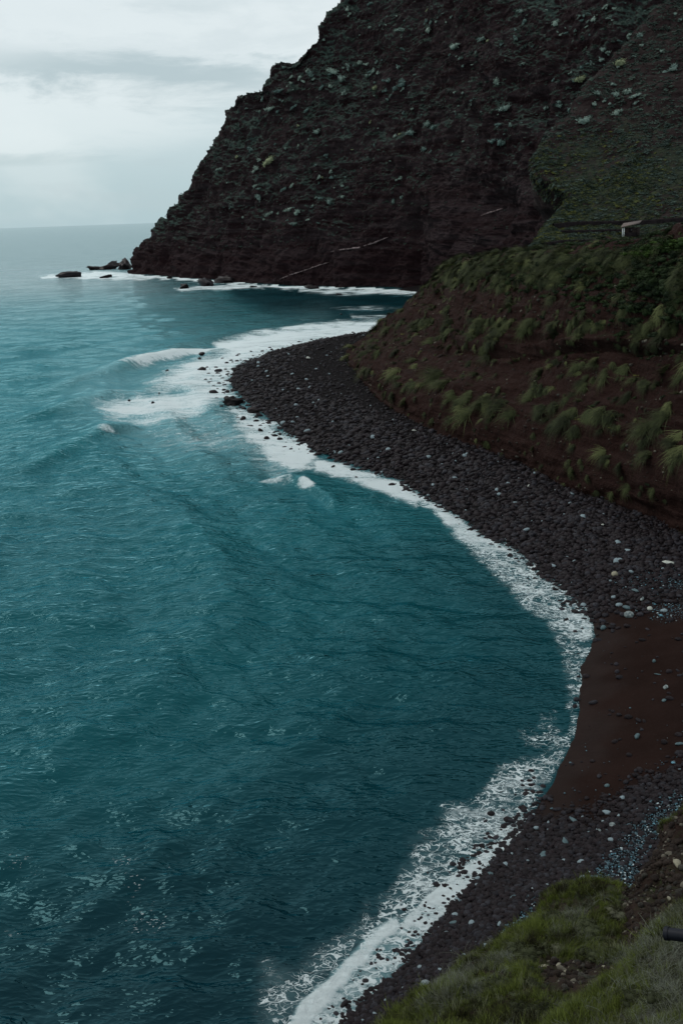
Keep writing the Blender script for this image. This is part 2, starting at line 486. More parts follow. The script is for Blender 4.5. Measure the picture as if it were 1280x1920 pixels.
M_tuft = leaf_mat('hanging_grass', (.022, .026, .013), (.062, .072, .030), 0.8, (.11, .12, .05), 0.10)
M_yfl = leaf_mat('yellow_green_leaf', (.09, .10, .025), (.20, .21, .05), 0.8)

def flat_mat(name, c, rough=0.8, sp=0.15, nscale=4.0, amt=0.35):
    mt, t, b = new_mat(name)
    n = t.noise(objco(t), nscale, 4, 0.65)
    t.put(b.inputs['Base Color'], t.mix(t.ramp(n, 0.3, 0.7), tuple(x * (1 - amt) for x in c), tuple(x * (1 + amt) for x in c)))
    spec(b, sp, rough)
    bump(t, b, n, 0.02, 0.5)
    return mt
M_wall = flat_mat('dry_stone', (.014, .011, .012), 0.9, 0.05, 0.8)
M_roof = flat_mat('hut_roof_sheet', (.13, .10, .092), 0.7, 0.2)
M_hutdark = flat_mat('hut_dark_wall', (.020, .014, .013), 0.9)
M_white = flat_mat('hut_white_post', (.50, .53, .52), 0.7)
M_pipe = flat_mat('black_pipe_plastic', (.009, .010, .015), 0.5, 0.15, 3.0, 0.2)
M_dyke = flat_mat('pale_rock_vein', (.165, .125, .125), 0.9, 0.1, 0.6, 0.4)

# ------------------------------------------------------------------ shoreline
SH = [(640, 1945), (668, 1908), (720, 1850), (790, 1775), (840, 1700), (900, 1640), (955, 1590), (990, 1540), (1018, 1485), (1052, 1420),
      (1078, 1360), (1086, 1300), (1096, 1240), (1110, 1195), (1105, 1150), (1080, 1112), (1020, 1072), (970, 1032), (905, 995), (858, 962),
      (800, 930), (757, 900), (690, 880), (630, 860), (585, 845), (540, 808), (500, 780), (458, 750), (430, 715), (440, 690), (500, 663),
      (580, 643), (650, 631), (712, 622), (745, 604)]
shp = np.array(SH, float)
Wsh = at_z(shp[:, 0], shp[:, 1])[:, :2]
HW = [(800, 549), (720, 541), (620, 538), (540, 537), (470, 531), (430, 529), (380, 524), (330, 520), (285, 517), (243, 513)]
Whl = at_z(*np.array(HW, float).T)[:, :2]
LAND = [(-40, -40), (-22, 12), (-8, 30)] + [tuple(q) for q in Wsh] + [(60, 395), (95, 430), (95, 465), (75, 490)] + [tuple(q) for q in Whl] + [(-130, 900), (0, 1300), (900, 1300), (900, -40)]
def land_d(x, y):
    return sdf(x, y, LAND)
def beach_z(x, y, d=None):
    if d is None: d = land_d(x, y)
    P = np.stack([x, y, x * 0], -1)
    z = np.where(d > 0, 3.8 * (1 - np.exp(-np.maximum(d, 0) / 13.0)), 0.16 * d)
    return np.maximum(z, -5) + 0.16 * fbm(P, 9.0, 3) * sstep(-6, 4, d) + 0.05 * fbm(P, 1.6, 2)

# pixel polygons of the dark sand (they lie on the ground; only used to find where on the ground the sand is)
SANDP = [(1112, 1165), (1160, 1130), (1290, 1112), (1420, 1110), (1420, 1470), (1270, 1455), (1200, 1495), (1120, 1535), (1010, 1540), (1000, 1500), (990, 1460), (940, 1380), (930, 1320), (950, 1230), (1030, 1180)]
PALES = [[(1150, 1092), (1195, 1076), (1300, 1078), (1300, 1110), (1190, 1108)], [(1225, 1138), (1300, 1130), (1300, 1150), (1235, 1152)],
         [(1290, 1465), (1240, 1500), (1150, 1585), (1095, 1640), (1060, 1680), (1200, 1690), (1215, 1600), (1300, 1540)],
         [(1000, 1685), (960, 1730), (925, 1765), (960, 1775), (1010, 1730)]]
def sand_mask(u, v, P):
    s = sdf(u, v, SANDP) + 60 * fbm(P, 7.0, 5, 0.6)
    return sstep(-62, 48, s + 18 * fbm(P + 4, 1.4, 2))
def pale_mask(u, v, P):
    m = 0
    for q in PALES:
        m = np.maximum(m, sstep(-22, 24, sdf(u, v, q) + 16 * fbm(P, 3.0, 3)))
    return m

# ------------------------------------------------------------------ the sea
def polar(rows, cols, a0, a1, e0, e1, far):
    """ground grid: rows even in viewing angle, so that detail falls where it is near"""
    e = np.radians(np.linspace(e0, e1, rows))
    r = H / np.tan(e)
    r[-1] = far
    a = np.radians(np.linspace(a0, a1, cols))
    R, A = np.meshgrid(r, a, indexing='ij')
    return R * np.sin(A), R * np.cos(A)
rows, cols = 760, 720
Xs, Ys = polar(rows, cols, -33, 27, 52, 0.12, 60000)
ds = land_d(Xs, Ys)
keep = ds < 9.0
P0 = np.stack([Xs, Ys, Xs * 0], -1)
U, V = project(P0)
dist = np.hypot(Xs, Ys)
nearsh = sstep(0, 14, -ds)              # 0 on the shore, 1 offshore
z = np.zeros_like(Xs)
rr = np.random.default_rng(3)
for i in range(46):
    L = 2.2 * (26 / 2.2) ** rr.random()
    th = math.radians(200 + rr.normal() * (30 if L < 8 else 16))       # travelling towards the viewer and the beach
    k = 2 * math.pi / L
    amp = 0.0085 * L ** 0.92 * (0.6 + 0.8 * rr.random()) * (1.0 if L < 6 else 0.38)
    fade = 1 - sstep(L * 30, L * 90, dist)
    ph = k * (Xs * math.sin(th) + Ys * math.cos(th)) + rr.random() * 6.28 + 2.0 * fbm(P0, 40.0, 2)
    s = np.sin(ph)
    z += amp * fade * (s + 0.35 * s * np.abs(s)) * (0.75 + 0.5 * perlin(P0 / 60.0 + i))
# the long swell bends round the bay: crests follow the distance to the shore
smc = cr(Wsh[:-1], 90)
dsm = seg_dist(Xs, Ys, [tuple(q) for q in smc])
for L, am in ((30.0, 0.5), (16.0, 0.34), (8.3, 0.11), (4.6, 0.045), (2.9, 0.024)):
    ph = 2 * math.pi * dsm / L + 2.2 * fbm(P0 + L, L * 2.5, 2)
    z += am * np.sin(ph) * sstep(2, 10, dsm) * (1 - sstep(20 + 1.2 * L, 55 + 2 * L, dsm)) * (1 - sstep(20 * L, 45 * L, dist)) * (0.7 + 1.2 * fbm(P0 - L, L * 2, 2))
z *= (0.18 + 0.82 * nearsh)
foam = np.zeros_like(z); lace = np.zeros_like(z); fleck = np.zeros_like(z); milk = np.zeros_like(z)
def ridge(pts, hgt, wid, crest=0.0, c0=0.0, c1=1.0):
    """a swell about to break: steep on the shore side"""
    global z, foam
    q = at_z(*np.array(pts, float).T)[:, :2]
    q = cr(q, 24)
    d, tt = seg_dist(Xs, Ys, [tuple(a) for a in q], want_t=True)
    tt = tt / 23.0
    i = np.clip((tt * 23).astype(int), 0, 22)
    tx = q[i + 1, 0] - q[i, 0]; ty = q[i + 1, 1] - q[i, 1]
    side = np.sign((Xs - q[i, 0]) * ty - (Ys - q[i, 1]) * tx)     # + on the right of the direction of travel along pts
    ww = np.where(side > 0, wid * 0.42, wid * 1.3)
    end = sstep(0, 0.25, tt) * sstep(0, 0.25, 1 - tt)
    prof = np.exp(-(d / ww) ** 2) * end
    z += hgt * prof
    if crest > 0:
        wn_ = 0.25 * fbm(P0, 6.0, 3)
        band = np.where(side > 0, np.exp(-(d / (wid * 0.62)) ** 2), np.exp(-(d / (wid * 0.35)) ** 2))
        foam = np.maximum(foam, crest * band * sstep(c0 - 0.05, c0 + 0.05, tt + wn_ * 0.2) * sstep(-0.05, 0.05, c1 - tt + wn_ * 0.2))
ridge([(20, 902), (90, 868), (150, 838), (200, 814), (235, 804), (300, 792)], 1.4, 4.5, 0.7, 0.68, 0.75)
ridge([(0, 792), (60, 782), (120, 770), (165, 757), (210, 740), (250, 735)], 1.2, 5, 0.5, 0.8, 1.0)
ridge([(0, 745), (80, 735), (150, 715), (195, 704), (240, 690), (290, 676), (400, 652)], 1.3, 6, 0.9, 0.50, 0.62)
ridge([(200, 702), (260, 686), (300, 674), (350, 664), (400, 652)], 1.1, 5, 1.35, 0.24, 1.0)
ridge([(170, 745), (230, 738), (300, 728), (360, 725)], 0.8, 5)
ridge([(0, 660), (60, 655), (110, 652), (170, 640)], 0.9, 7)
ridge([(0, 716), (30, 712), (70, 705), (110, 700)], 0.8, 6)
ridge([(480, 908), (520, 905), (556, 905), (600, 925), (640, 960)], 1.2, 2.0, 1.3, 0.33, 0.50)
ridge([(240, 560), (330, 552), (420, 548), (520, 546)], 0.7, 8)
# foam regions, found on the water through the photograph's pixels
def crop(poly, pad):
    a = np.array(poly, float)
    return (U > a[:, 0].min() - pad) & (U < a[:, 0].max() + pad) & (V > a[:, 1].min() - pad) & (V < a[:, 1].max() + pad) & keep
def region(poly, blur, f=0.0, l=0.0, mk=0.0, nz=0.0, ns=10.0):
    c = crop(poly, blur + nz)
    s = sdf(U[c], V[c], poly)
    if nz: s = s + nz * fbm(P0[c], ns, 4)
    m = sstep(-blur, blur, s)
    for arr, v in ((foam, f), (lace, l), (milk, mk)):
        if v: arr[c] = np.maximum(arr[c], v * m)
region([(180, 762), (265, 742), (345, 735), (270, 720), (300, 700), (400, 660), (440, 645), (600, 612), (740, 602), (745, 612), (640, 640), (500, 668), (445, 690), (430, 715), (440, 745),
        (400, 760), (370, 778), (280, 790), (200, 780)], 18, 0.80, 0.9, 0.55, 26, 14.0)
region([(400, 645), (470, 625), (600, 608), (745, 600), (745, 615), (640, 636), (520, 655), (440, 672)], 8, 0.95, 1, 0.5, 9, 10.0)
region([(430, 640), (520, 628), (640, 618), (740, 606), (740, 622), (600, 645), (500, 660), (440, 690), (420, 720), (395, 690)], 8, 0.76, 1, 0.6, 8, 8.0)
region([(260, 795), (380, 775), (450, 770), (540, 830), (560, 880), (520, 900), (440, 850), (330, 840)], 30, 0.25, 0.25, 0.30, 10, 8.0)
region([(120, 700), (250, 660), (430, 640), (600, 600), (500, 640), (440, 700), (560, 850), (540, 880), (300, 840), (200, 800), (130, 760)], 60, 0, 0, 0.26, 20, 20.0)
region([(430, 760), (470, 775), (520, 800), (560, 830), (590, 855), (588, 878), (560, 886), (515, 872), (470, 830), (440, 800)], 16, 0.82, 1, 0.5, 24, 7.0)
region([(535, 842), (572, 828), (590, 860), (570, 884), (535, 882), (505, 868)], 9, 1.1, 1, 0.5, 14, 5.0)
region([(590, 862), (640, 872), (700, 888), (750, 905), (792, 938), (780, 950), (720, 925), (660, 905), (590, 890)], 8, 0.95, 1, 0.4, 6, 4.0)
region([(750, 905), (800, 935), (858, 970), (900, 1000), (960, 1035), (905, 1040), (855, 1010), (820, 965), (780, 940)], 8, 0.78, 1.1, 0.25, 8, 3.0)
region([(860, 1005), (910, 1000), (970, 1034), (1020, 1072), (1080, 1112), (1108, 1150), (1108, 1195), (1050, 1195), (1000, 1150), (920, 1070), (880, 1030)], 14, 0.36, 0.95, 0.06, 14, 3.0)
region([(1090, 1150), (1112, 1160), (1110, 1200), (1070, 1205), (1045, 1180), (1060, 1150)], 10, 0.62, 1.1, 0.1, 8, 2.0)
region([(1050, 1205), (1114, 1200), (1100, 1280), (1060, 1280)], 14, 0.12, 0.62, 0.05, 20, 2.5)
region([(1066, 1285), (1098, 1275), (1092, 1330), (1062, 1330)], 8, 0.10, 0.50, 0.03, 14, 2.0)
region([(980, 1370), (1030, 1330), (1060, 1400), (1000, 1440)], 18, 0.0, 0.34, 0.0, 20, 2.5)
region([(1060, 1320), (1080, 1340), (1080, 1375), (1030, 1470), (1010, 1490), (990, 1440), (1030, 1400), (1065, 1375), (1073, 1345)], 6, 0.25, 0.62, 0.04, 6, 1.5)
region([(935, 1440), (1010, 1420), (1020, 1480), (990, 1545), (950, 1590), (890, 1560), (840, 1530), (900, 1500)], 16, 0.28, 0.75, 0.05, 14, 2.0)
region([(840, 1530), (900, 1515), (960, 1580), (900, 1645), (845, 1705), (800, 1745), (690, 1740), (740, 1660), (770, 1600), (800, 1570)], 24, 0.30, 0.85, 0.08, 45, 3.0)
region([(985, 1555), (950, 1598), (900, 1645), (850, 1700), (810, 1740), (740, 1745), (800, 1680), (860, 1630), (930, 1580)], 7, 0.92, 1.2, 0.2, 6, 1.5)
region([(830, 1680), (850, 1700), (800, 1765), (720, 1850), (660, 1910), (560, 1960), (540, 1925), (580, 1880), (650, 1800), (740, 1730)], 10, 0.50, 1.1, 0.25, 6, 1.5)
region([(740, 1725), (755, 1740), (665, 1825), (620, 1880), (570, 1940), (520, 1960), (560, 1890), (620, 1830), (680, 1765)], 10, 1.10, 1.2, 0.5, 13, 1.8)
region([(500, 1810), (560, 1830), (640, 1750), (690, 1710), (700, 1740), (620, 1820), (560, 1890), (500, 1935), (490, 1870)], 26, 0.18, 0.55, 0.10, 50, 3.0)
# foam round the headland foot
d_h, _t = seg_dist(U, V, [tuple(q) for q in HW], want_t=True)
nn = fbm(P0, 14.0, 4)
foam = np.maximum(foam, (1.25 * np.exp(-(d_h / (5.5 + 6 * nn)) ** 2) * sstep(-0.25, 0.15, nn + 0.05) * (ds < 2)))
region([(72, 519), (110, 514), (180, 508), (245, 512), (240, 520), (130, 523), (80, 524)], 3, 0.95, 0, 0.3, 6, 18.0)
region([(180, 519), (235, 516), (300, 520), (260, 526), (190, 525)], 3, 0.8, 0, 0.2, 5, 18.0)
region([(325, 540), (400, 535), (480, 533), (495, 540), (420, 543), (340, 546)], 3, 0.85, 0, 0.2, 5, 18.0)
region([(560, 541), (640, 543), (700, 544), (790, 545), (785, 552), (700, 552), (620, 552), (560, 546)], 3, 0.8, 0, 0.25, 7, 16.0)
region([(620, 578), (690, 574), (760, 576), (700, 582)], 3, 0.5, 0, 0.1, 5, 16.0)
region([(655, 590), (740, 588), (740, 594), (660, 596)], 3, 0.6, 0, 0.1, 4, 16.0)
region([(480, 905), (545, 898), (552, 908), (500, 912)], 3, 0.7, 0, 0.1, 3, 6.0)
def flecks(poly, blur, v):
    c = crop(poly, 2 * blur)
    fleck[c] = np.maximum(fleck[c], v * sstep(-blur, blur, sdf(U[c], V[c], poly) + blur * 0.7 * fbm(P0[c], 5.0, 3)))
flecks([(150, 1600), (230, 1580), (370, 1570), (330, 1640), (280, 1640), (330, 1700), (310, 1780), (240, 1780), (220, 1690), (140, 1650)], 30, 0.62)
flecks([(0, 1590), (90, 1600), (110, 1640), (0, 1650)], 20, 0.62)
flecks([(0, 1700), (110, 1700), (110, 1750), (0, 1760)], 20, 0.45)
flecks([(150, 1780), (260, 1790), (230, 1880), (130, 1900)], 30, 0.30)
flecks([(480, 1080), (620, 1060), (700, 1200), (520, 1260)], 60, 0.10)
fleck = np.clip(fleck - 0.04, 0, 1)
shallow = 0.34 * sstep(44, 78, dist) + 0.14 * sstep(80, 150, dist) + 0.22 * sstep(140, 300, dist)  # water colour lightens with distance from the camera, not with measured depth
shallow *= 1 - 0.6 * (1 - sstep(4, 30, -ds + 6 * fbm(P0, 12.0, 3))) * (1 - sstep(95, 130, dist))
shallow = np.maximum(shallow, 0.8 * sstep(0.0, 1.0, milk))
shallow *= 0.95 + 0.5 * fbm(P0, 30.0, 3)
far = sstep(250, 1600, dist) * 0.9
cliff_refl = sstep(-22, 14, sdf(U, V, [(430, 535), (800, 545), (800, 602), (640, 600), (520, 590), (440, 560)]) + 14 * fbm(P0, 30.0, 3))  # headland's dark reflection painted in by darkening the water colour here
shallow *= 1 - 0.85 * cliff_refl; far *= 1 - 0.9 * cliff_refl
# light through steep swell crests, put in as lighter water colour
shallow = np.clip(shallow + 0.25 * np.clip(z - 0.6, 0, 1), 0, 1)
z = z + 0.10 * np.clip(foam, 0, 1) * (1 + fbm(P0, 1.5, 3)) * (1 - sstep(200, 400, dist))
z += 0.02
Vv = np.stack([Xs, Ys, z], -1).reshape(-1, 3)
F = grid_faces(rows, cols, keep)
used, F2 = compact(Vv, F)
me = mesh_from('sea', Vv[used], F2)
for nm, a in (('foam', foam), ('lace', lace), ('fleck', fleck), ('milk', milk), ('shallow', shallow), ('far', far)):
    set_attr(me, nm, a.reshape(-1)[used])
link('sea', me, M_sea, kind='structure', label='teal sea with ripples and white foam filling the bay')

# ------------------------------------------------------------------ the beach
rows, cols = 520, 420
Xb, Yb = polar(rows, cols, -16, 44, 58, 4.0, 560)
db = land_d(Xb, Yb)
Pb = np.stack([Xb, Yb, beach_z(Xb, Yb, db)], -1)
keepb = (db > -16)
Ub, Vb = project(Pb)
used, F2 = compact(Pb.reshape(-1, 3), grid_faces(rows, cols, keepb))
me = mesh_from('beach', Pb.reshape(-1, 3)[used], F2)
sandb = sand_mask(Ub, Vb, Pb); paleb = pale_mask(Ub, Vb, Pb)
set_attr(me, 'sand', sandb.reshape(-1)[used])
set_attr(me, 'pale', paleb.reshape(-1)[used])
wetb = 1 - sstep(0.5, 5.0, db + 3.0 * fbm(Pb, 4.0, 3))
set_attr(me, 'wet', wetb.reshape(-1)[used])
link('beach', me, M_beach, kind='structure', label='dark volcanic beach curving round the bay under the cliffs')

# ------------------------------------------------------------------ the headland
def head_Y(px, py):
    """depth of the mountain face along a pixel's ray: foot line plus a slope of its own"""
    hw = np.array(HW[::-1], float)
    Yw = np.interp(px, np.r_[hw[:, 0], 900, 1050, 1400], np.r_[Whl[::-1, 1], 455, 400, 345])
    d = ray(px, py); m_ = d[..., 2] / d[..., 1]
    k = 0.62
    return (Yw + k * H) / (1 - k * m_)
SIL = [(238, 530), (243, 514), (247, 490), (254, 462), (272, 436), (298, 408), (326, 376), (352, 348), (358, 322), (372, 304), (398, 276), (412, 236), (424, 200), (440, 184), (460, 175), (484, 170), (498, 150),
       (502, 128), (520, 112), (548, 103), (572, 84), (590, 62), (602, 36), (622, 10), (640, -20), (680, -90), (740, -190)]
RIG = [(1420, y) for y in (600, 585, 565, 540, 512, 482, 452, 424, 398, 374, 346, 312, 280, 254, 234, 214, 192, 166, 142, 122, 100, 78, 52, 24, -10, -90, -190)]
sil = np.array(SIL, float); rig = np.array(RIG, float)
nc = 24
ctrl = np.zeros((len(SIL), nc + 3, 3))
for j in range(nc):
    f = (j / (nc - 1)) ** 1.15
    px = sil[:, 0] * (1 - f) + rig[:, 0] * f
    py = sil[:, 1] * (1 - f) + rig[:, 1] * f
    # the shoreline of the foot sags: rows near the water follow it
    wl = np.interp(px[1], np.array(HW[::-1], float)[:, 0], np.array(HW[::-1], float)[:, 1])
    dy = (wl - py[1]) if px[1] < 820 else 0
    py = py + dy * np.clip(1 - np.arange(len(SIL)) / 7.0, 0, 1)
    ctrl[:, j + 3] = at_y(px, py, head_Y(px, py))
edge = ctrl[:, 3]
ctrl[:, 2] = edge + np.array([2.0, 18, -1.5]) * 1.0
ctrl[:, 1] = edge + np.array([14.0, 50, -6.0])
ctrl[:, 0] = edge + np.array([70.0, 150, -20.0])
ctrl[0, :, 2] = -6
G = cr(cr(ctrl, 540, 0), 820, 1)
N = grid_normals(G)
N *= np.sign((N * (CAM - G)).sum(-1).mean())
for _ in range(40):
    N[1:-1] = (N[:-2] + 2 * N[1:-1] + N[2:]) / 4
    N[:, 1:-1] = (N[:, :-2] + 2 * N[:, 1:-1] + N[:, 2:]) / 4
N /= np.linalg.norm(N, axis=-1, keepdims=True)
P = G
warp = 9 * fbm(P, 45.0, 4)
cst = P[..., 2] + 0.16 * P[..., 0] - 0.05 * P[..., 1] + warp
def strata(c, L, sharp=0.75, seed=0.0):
    s = c / L + seed
    i = np.floor(s); f = s - i
    r = np.modf(np.abs(np.sin(i * 12.9898 + seed) * 43758.5453))[0]
    return (f ** 2 * (1 - sstep(sharp, 1.0, f)) * 1.4) * (0.35 + r)
lower = 1 - sstep(20, 75, P[..., 2] + 15 * fbm(P, 60.0, 2))
disp = 9 * fbm(P, 85.0, 3, ridged=True) + 5.5 * fbm(P * [1, 1, .7], 28.0, 5, 0.55, ridged=True) + 3.4 * fbm(P, 11.0, 5, 0.62)
def steps(v, k, hard=0.25):
    q = v * k; i_ = np.floor(q); f_ = q - i_
    return (i_ + sstep(0.5 - hard, 0.5 + hard, f_)) / k
disp += 4.2 * (steps(fbm(P * [1, 1, 1.5] + 31, 17.0, 3), 5, 0.16)) + 1.9 * steps(fbm(P * [1, 1, 1.3] + 77, 6.0, 3), 4, 0.2) + 0.9 * fbm(P, 2.6, 3, 0.6, ridged=True)
smask = sstep(-0.35, 0.35, fbm(P + 50, 38.0, 3))
disp += (0.10 + 0.45 * lower + 0.15 * smask) * (0.3 + smask) * (3.2 * strata(cst, 9.5) + 1.3 * strata(cst, 3.7, seed=3.1))
# ribs and gullies running down the face, leaning to the left as they rise less steeply
gx = P[..., 0] * 0.9 + P[..., 1] * 0.25 - P[..., 2] * 0.35
disp += 2.8 * fbm(np.stack([gx, gx * 0, P[..., 2] * 0.15], -1), 22.0, 4, ridged=True)
u_, v_ = project(P)
notch = np.exp(-((u_ - 752) / 12) ** 2) * sstep(360, 400, v_) * 9
cave = np.exp(-((u_ - 905) / 38) ** 2) * np.exp(-((v_ - 380) / 45) ** 2) * 16
disp -= notch + cave
sil_w = sstep(0, 15, np.arange(820))[None, :] * 0.55 + 0.45
disp -= disp.mean() + 1.5 * disp.std()
G2 = P + N * (disp * sil_w)[..., None]
me = mesh_from('headland', G2.reshape(-1, 3), grid_faces(540, 820))
# growth is thicker high up and on the seaward edge
veg = 0.28 * sstep(30, 90, P[..., 2]) + 0.22 * np.exp(-((u_ - np.interp(v_, sil[::-1, 1], sil[::-1, 0])) / 110) ** 2) - 0.55 * (1 - sstep(8, 40, P[..., 2] + 10 * fbm(P, 30.0, 2))) - 0.25 * sstep(700, 800, u_) * sstep(300, 380, v_)
set_attr(me, 'veg', veg)
link('headland_cliff', me, M_head, kind='structure', label='huge dark basalt headland rising steeply from the sea')
HEAD_G, HEAD_N = G2, grid_normals(G2)
HEAD_N *= np.sign((HEAD_N * (CAM - G2)).sum(-1).mean())

# ------------------------------------------------------------------ the green slope with the terraces
GB = [(972, 492), (1000, 462), (1022, 425), (1062, 372), (1040, 350), (1003, 312), (1030, 268), (1078, 218), (1112, 162), (1165, 108), (1215, 50), (1262, 0), (1310, -60)]
gb = np.array(GB, float)
GRr = [(1460, y) for y in (480, 462, 420, 375, 345, 312, 268, 218, 162, 108, 50, 0, -60)]
grr = np.array(GRr, float)
def green_Y(px, py):
    d = ray(px, py); m_ = d[..., 2] / d[..., 1]
    k, z0 = 1.8, 30.0
    Y0 = 268 - 0.05 * (px - 1000)
    steep = (Y0 + k * (H - z0)) / (1 - k * m_)
    return np.where(py > 440, Y0 - (py - 440) * 0.5, steep)
nc = 12
ctrl = np.zeros((len(GB), nc + 2, 3))
for j in range(nc):
    f = j / (nc - 1)
    px = gb[:, 0] * (1 - f) + grr[:, 0] * f; py = gb[:, 1] * (1 - f) + grr[:, 1] * f
    Yv = green_Y(px, py)
    ctrl[:, j + 2] = at_y(px, py, Yv)
ctrl[:, 1] = ctrl[:, 2] + np.array([2.0, 10, -3.0])
ctrl[:, 0] = ctrl[:, 2] + np.array([7.0, 24, -14.0])
G = cr(cr(ctrl, 220, 0), 260, 1)
N = grid_normals(G); N *= np.sign((N * (CAM - G)).sum(-1).mean())
u_, v_ = project(G)
disp = 2.2 * fbm(G, 30.0, 4) + 0.8 * fbm(G, 7.0, 4, 0.6) + 1.6 * fbm(G, 12.0, 3, ridged=True) * sstep(60, 0, 0 * u_ + np.abs(u_ - 1010))
flat = sstep(385, 402, v_)
disp += (3.0 * fbm(G, 14.0, 4, 0.6, ridged=True) + 1.4 * steps(fbm(G, 8.0, 3), 4, 0.2)) * (1 - sstep(240, 330, v_))
disp *= (1 - 0.8 * flat)
side_ = np.cross(N, [0, 0, 1.0]); side_ /= np.linalg.norm(side_, axis=-1, keepdims=True)
G2 = G + N * disp[..., None] + side_ * ((5.5 * fbm(G, 16.0, 4, 0.6) + 3.0 * fbm(G + 3, 5.0, 4, 0.65)) * (1 - 0.5 * flat))[..., None]
me = mesh_from('green_slope', G2.reshape(-1, 3), grid_faces(220, 260))
lush = sstep(300, 380, v_ + 40 * fbm(G, 25.0, 3)) * (1 - 0.75 * sstep(1180, 1240, u_ + 60 * fbm(G, 30.0, 3)))
set_attr(me, 'veg', 0.08 * sstep(250, 330, v_ + 50 * fbm(G, 25.0, 3)) - 0.75 * (1 - sstep(150, 300, v_ + 50 * fbm(G, 25.0, 3))))
set_attr(me, 'lush', lush)
link('green_slope', me, M_green, kind='structure', label='green overgrown hillside above the old terraces')
GREEN_G = G2; GREEN_N = grid_normals(G2); GREEN_N *= np.sign((GREEN_N * (CAM - G2)).sum(-1).mean())

# ------------------------------------------------------------------ the brown bluff above the beach
# columns from the nose (left) to beyond the right edge; rows: foot, top of the undercut, ledge, lip, crest, plateau
BL = [
    # foot            undercut top       ledge foot         upper face        crest             (dY of each above the foot)
    [(655, 664), (662, 655), (712, 617), (768, 574), (822, 512), (836, 496), (0, 2, 6, 18, 26, 30)],
    [(672, 700), (690, 672), (770, 610), (820, 560), (850, 505), (862, 492), (0, 1.5, 14, 24, 38, 44)],
    [(730, 755), (745, 715), (840, 632), (870, 570), (905, 505), (920, 486), (0, 1.5, 15, 22, 34, 40)],
    [(830, 803), (848, 752), (905, 655), (935, 590), (965, 510), (985, 478), (0, 1.5, 14, 19, 29, 36)],
    [(935, 846), (950, 782), (1000, 670), (1020, 590), (1045, 500), (1060, 474), (0, 1.2, 13, 17, 27, 34)],
    [(1060, 895), (1065, 815), (1100, 664), (1110, 580), (1130, 502), (1140, 468), (0, 1.0, 13, 17, 26, 34)],
    [(1180, 940), (1185, 840), (1200, 662), (1205, 570), (1215, 495), (1222, 456), (0, 1.0, 14, 18, 27, 36)],
    [(1300, 995), (1300, 865), (1300, 660), (1300, 560), (1300, 480), (1300, 440), (0, 1.0, 15, 19, 29, 38)],
    [(1440, 1060), (1440, 900), (1430, 665), (1430, 560), (1430, 475), (1430, 430), (0, 1.0, 15, 19, 29, 38)],
]
ctrl = []
for cdef in BL:
    foot = at_z(*map(float, cdef[0]), 3.2)
    colp = [foot + np.array([0, 0.4, -3.5])]
    for (px, py), dY in zip(cdef[:6], cdef[6]):
        colp.append(at_y(float(px), float(py), foot[1] + dY))
    cr_ = colp[-1]
    colp.append(cr_ + np.array([0.06 * 25, 25, -3.5]))
    colp.append(cr_ + np.array([0.06 * 60, 62, -6.0]))
    ctrl.append(colp)
ctrl = np.array(ctrl)                     # columns, rows
e0 = ctrl[0].copy()
b1 = e0 + np.array([3.0, 9, -3.0]); b2 = e0 + np.array([14.0, 40, -14.0])
ctrl = np.concatenate([b2[None], b1[None], ctrl], 0).transpose(1, 0, 2)   # rows, columns
G = cr(cr(ctrl, 380, 0), 600, 1)
N = grid_normals(G); N *= np.sign((N * (CAM - G)).sum(-1).mean())
BL_G0 = G
u_, v_ = project(G)
gx = G[..., 0] * 0.8 + G[..., 1] * 0.5 + G[..., 2] * 0.9
disp = 2.2 * fbm(G, 26.0, 3) + 1.0 * fbm(G, 7.0, 4, 0.6) + 0.55 * fbm(G, 2.0, 5, 0.7) + 0.8 * steps(fbm(G + 9, 5.0, 3), 4, 0.2)
disp += 0.9 * fbm(np.stack([gx, gx * 0, G[..., 2] * 0.2], -1), 6.0, 3, ridged=True)
# the thin overhanging ledge line
led = np.interp(u_, [740, 800, 870, 930, 985, 1040, 1100, 1300], [620, 600, 655, 667, 674, 662, 654, 660]) + 5 * fbm(G, 9.0, 2)
disp += 1.1 * sstep(16, 0, np.abs(v_ - led + 12)) - 1.0 * np.exp(-((v_ - led - 5) / 5.0) ** 2) * (u_ > 850)
rowf = np.linspace(0, 1, 380)[:, None]
disp += 0.5 * strata(G[..., 2] + 0.1 * G[..., 0], 2.4)
disp *= 0.35 + 0.65 * sstep(0, 40, np.arange(600))[None, :]
G2 = G + N * disp[..., None]
me = mesh_from('bluff', G2.reshape(-1, 3), grid_faces(380, 600))
vegb = 0.15 * sstep(560, 480, v_) + 0.0 * u_
set_attr(me, 'veg', vegb); set_attr(me, 'lush', vegb * 0)
link('earth_bluff', me, M_bluff, kind='structure', label='dark brown eroded earth bluff standing over the cobble beach')
BL_G = G2; BL_N = grid_normals(G2); BL_N *= np.sign((BL_N * (CAM - G2)).sum(-1).mean())

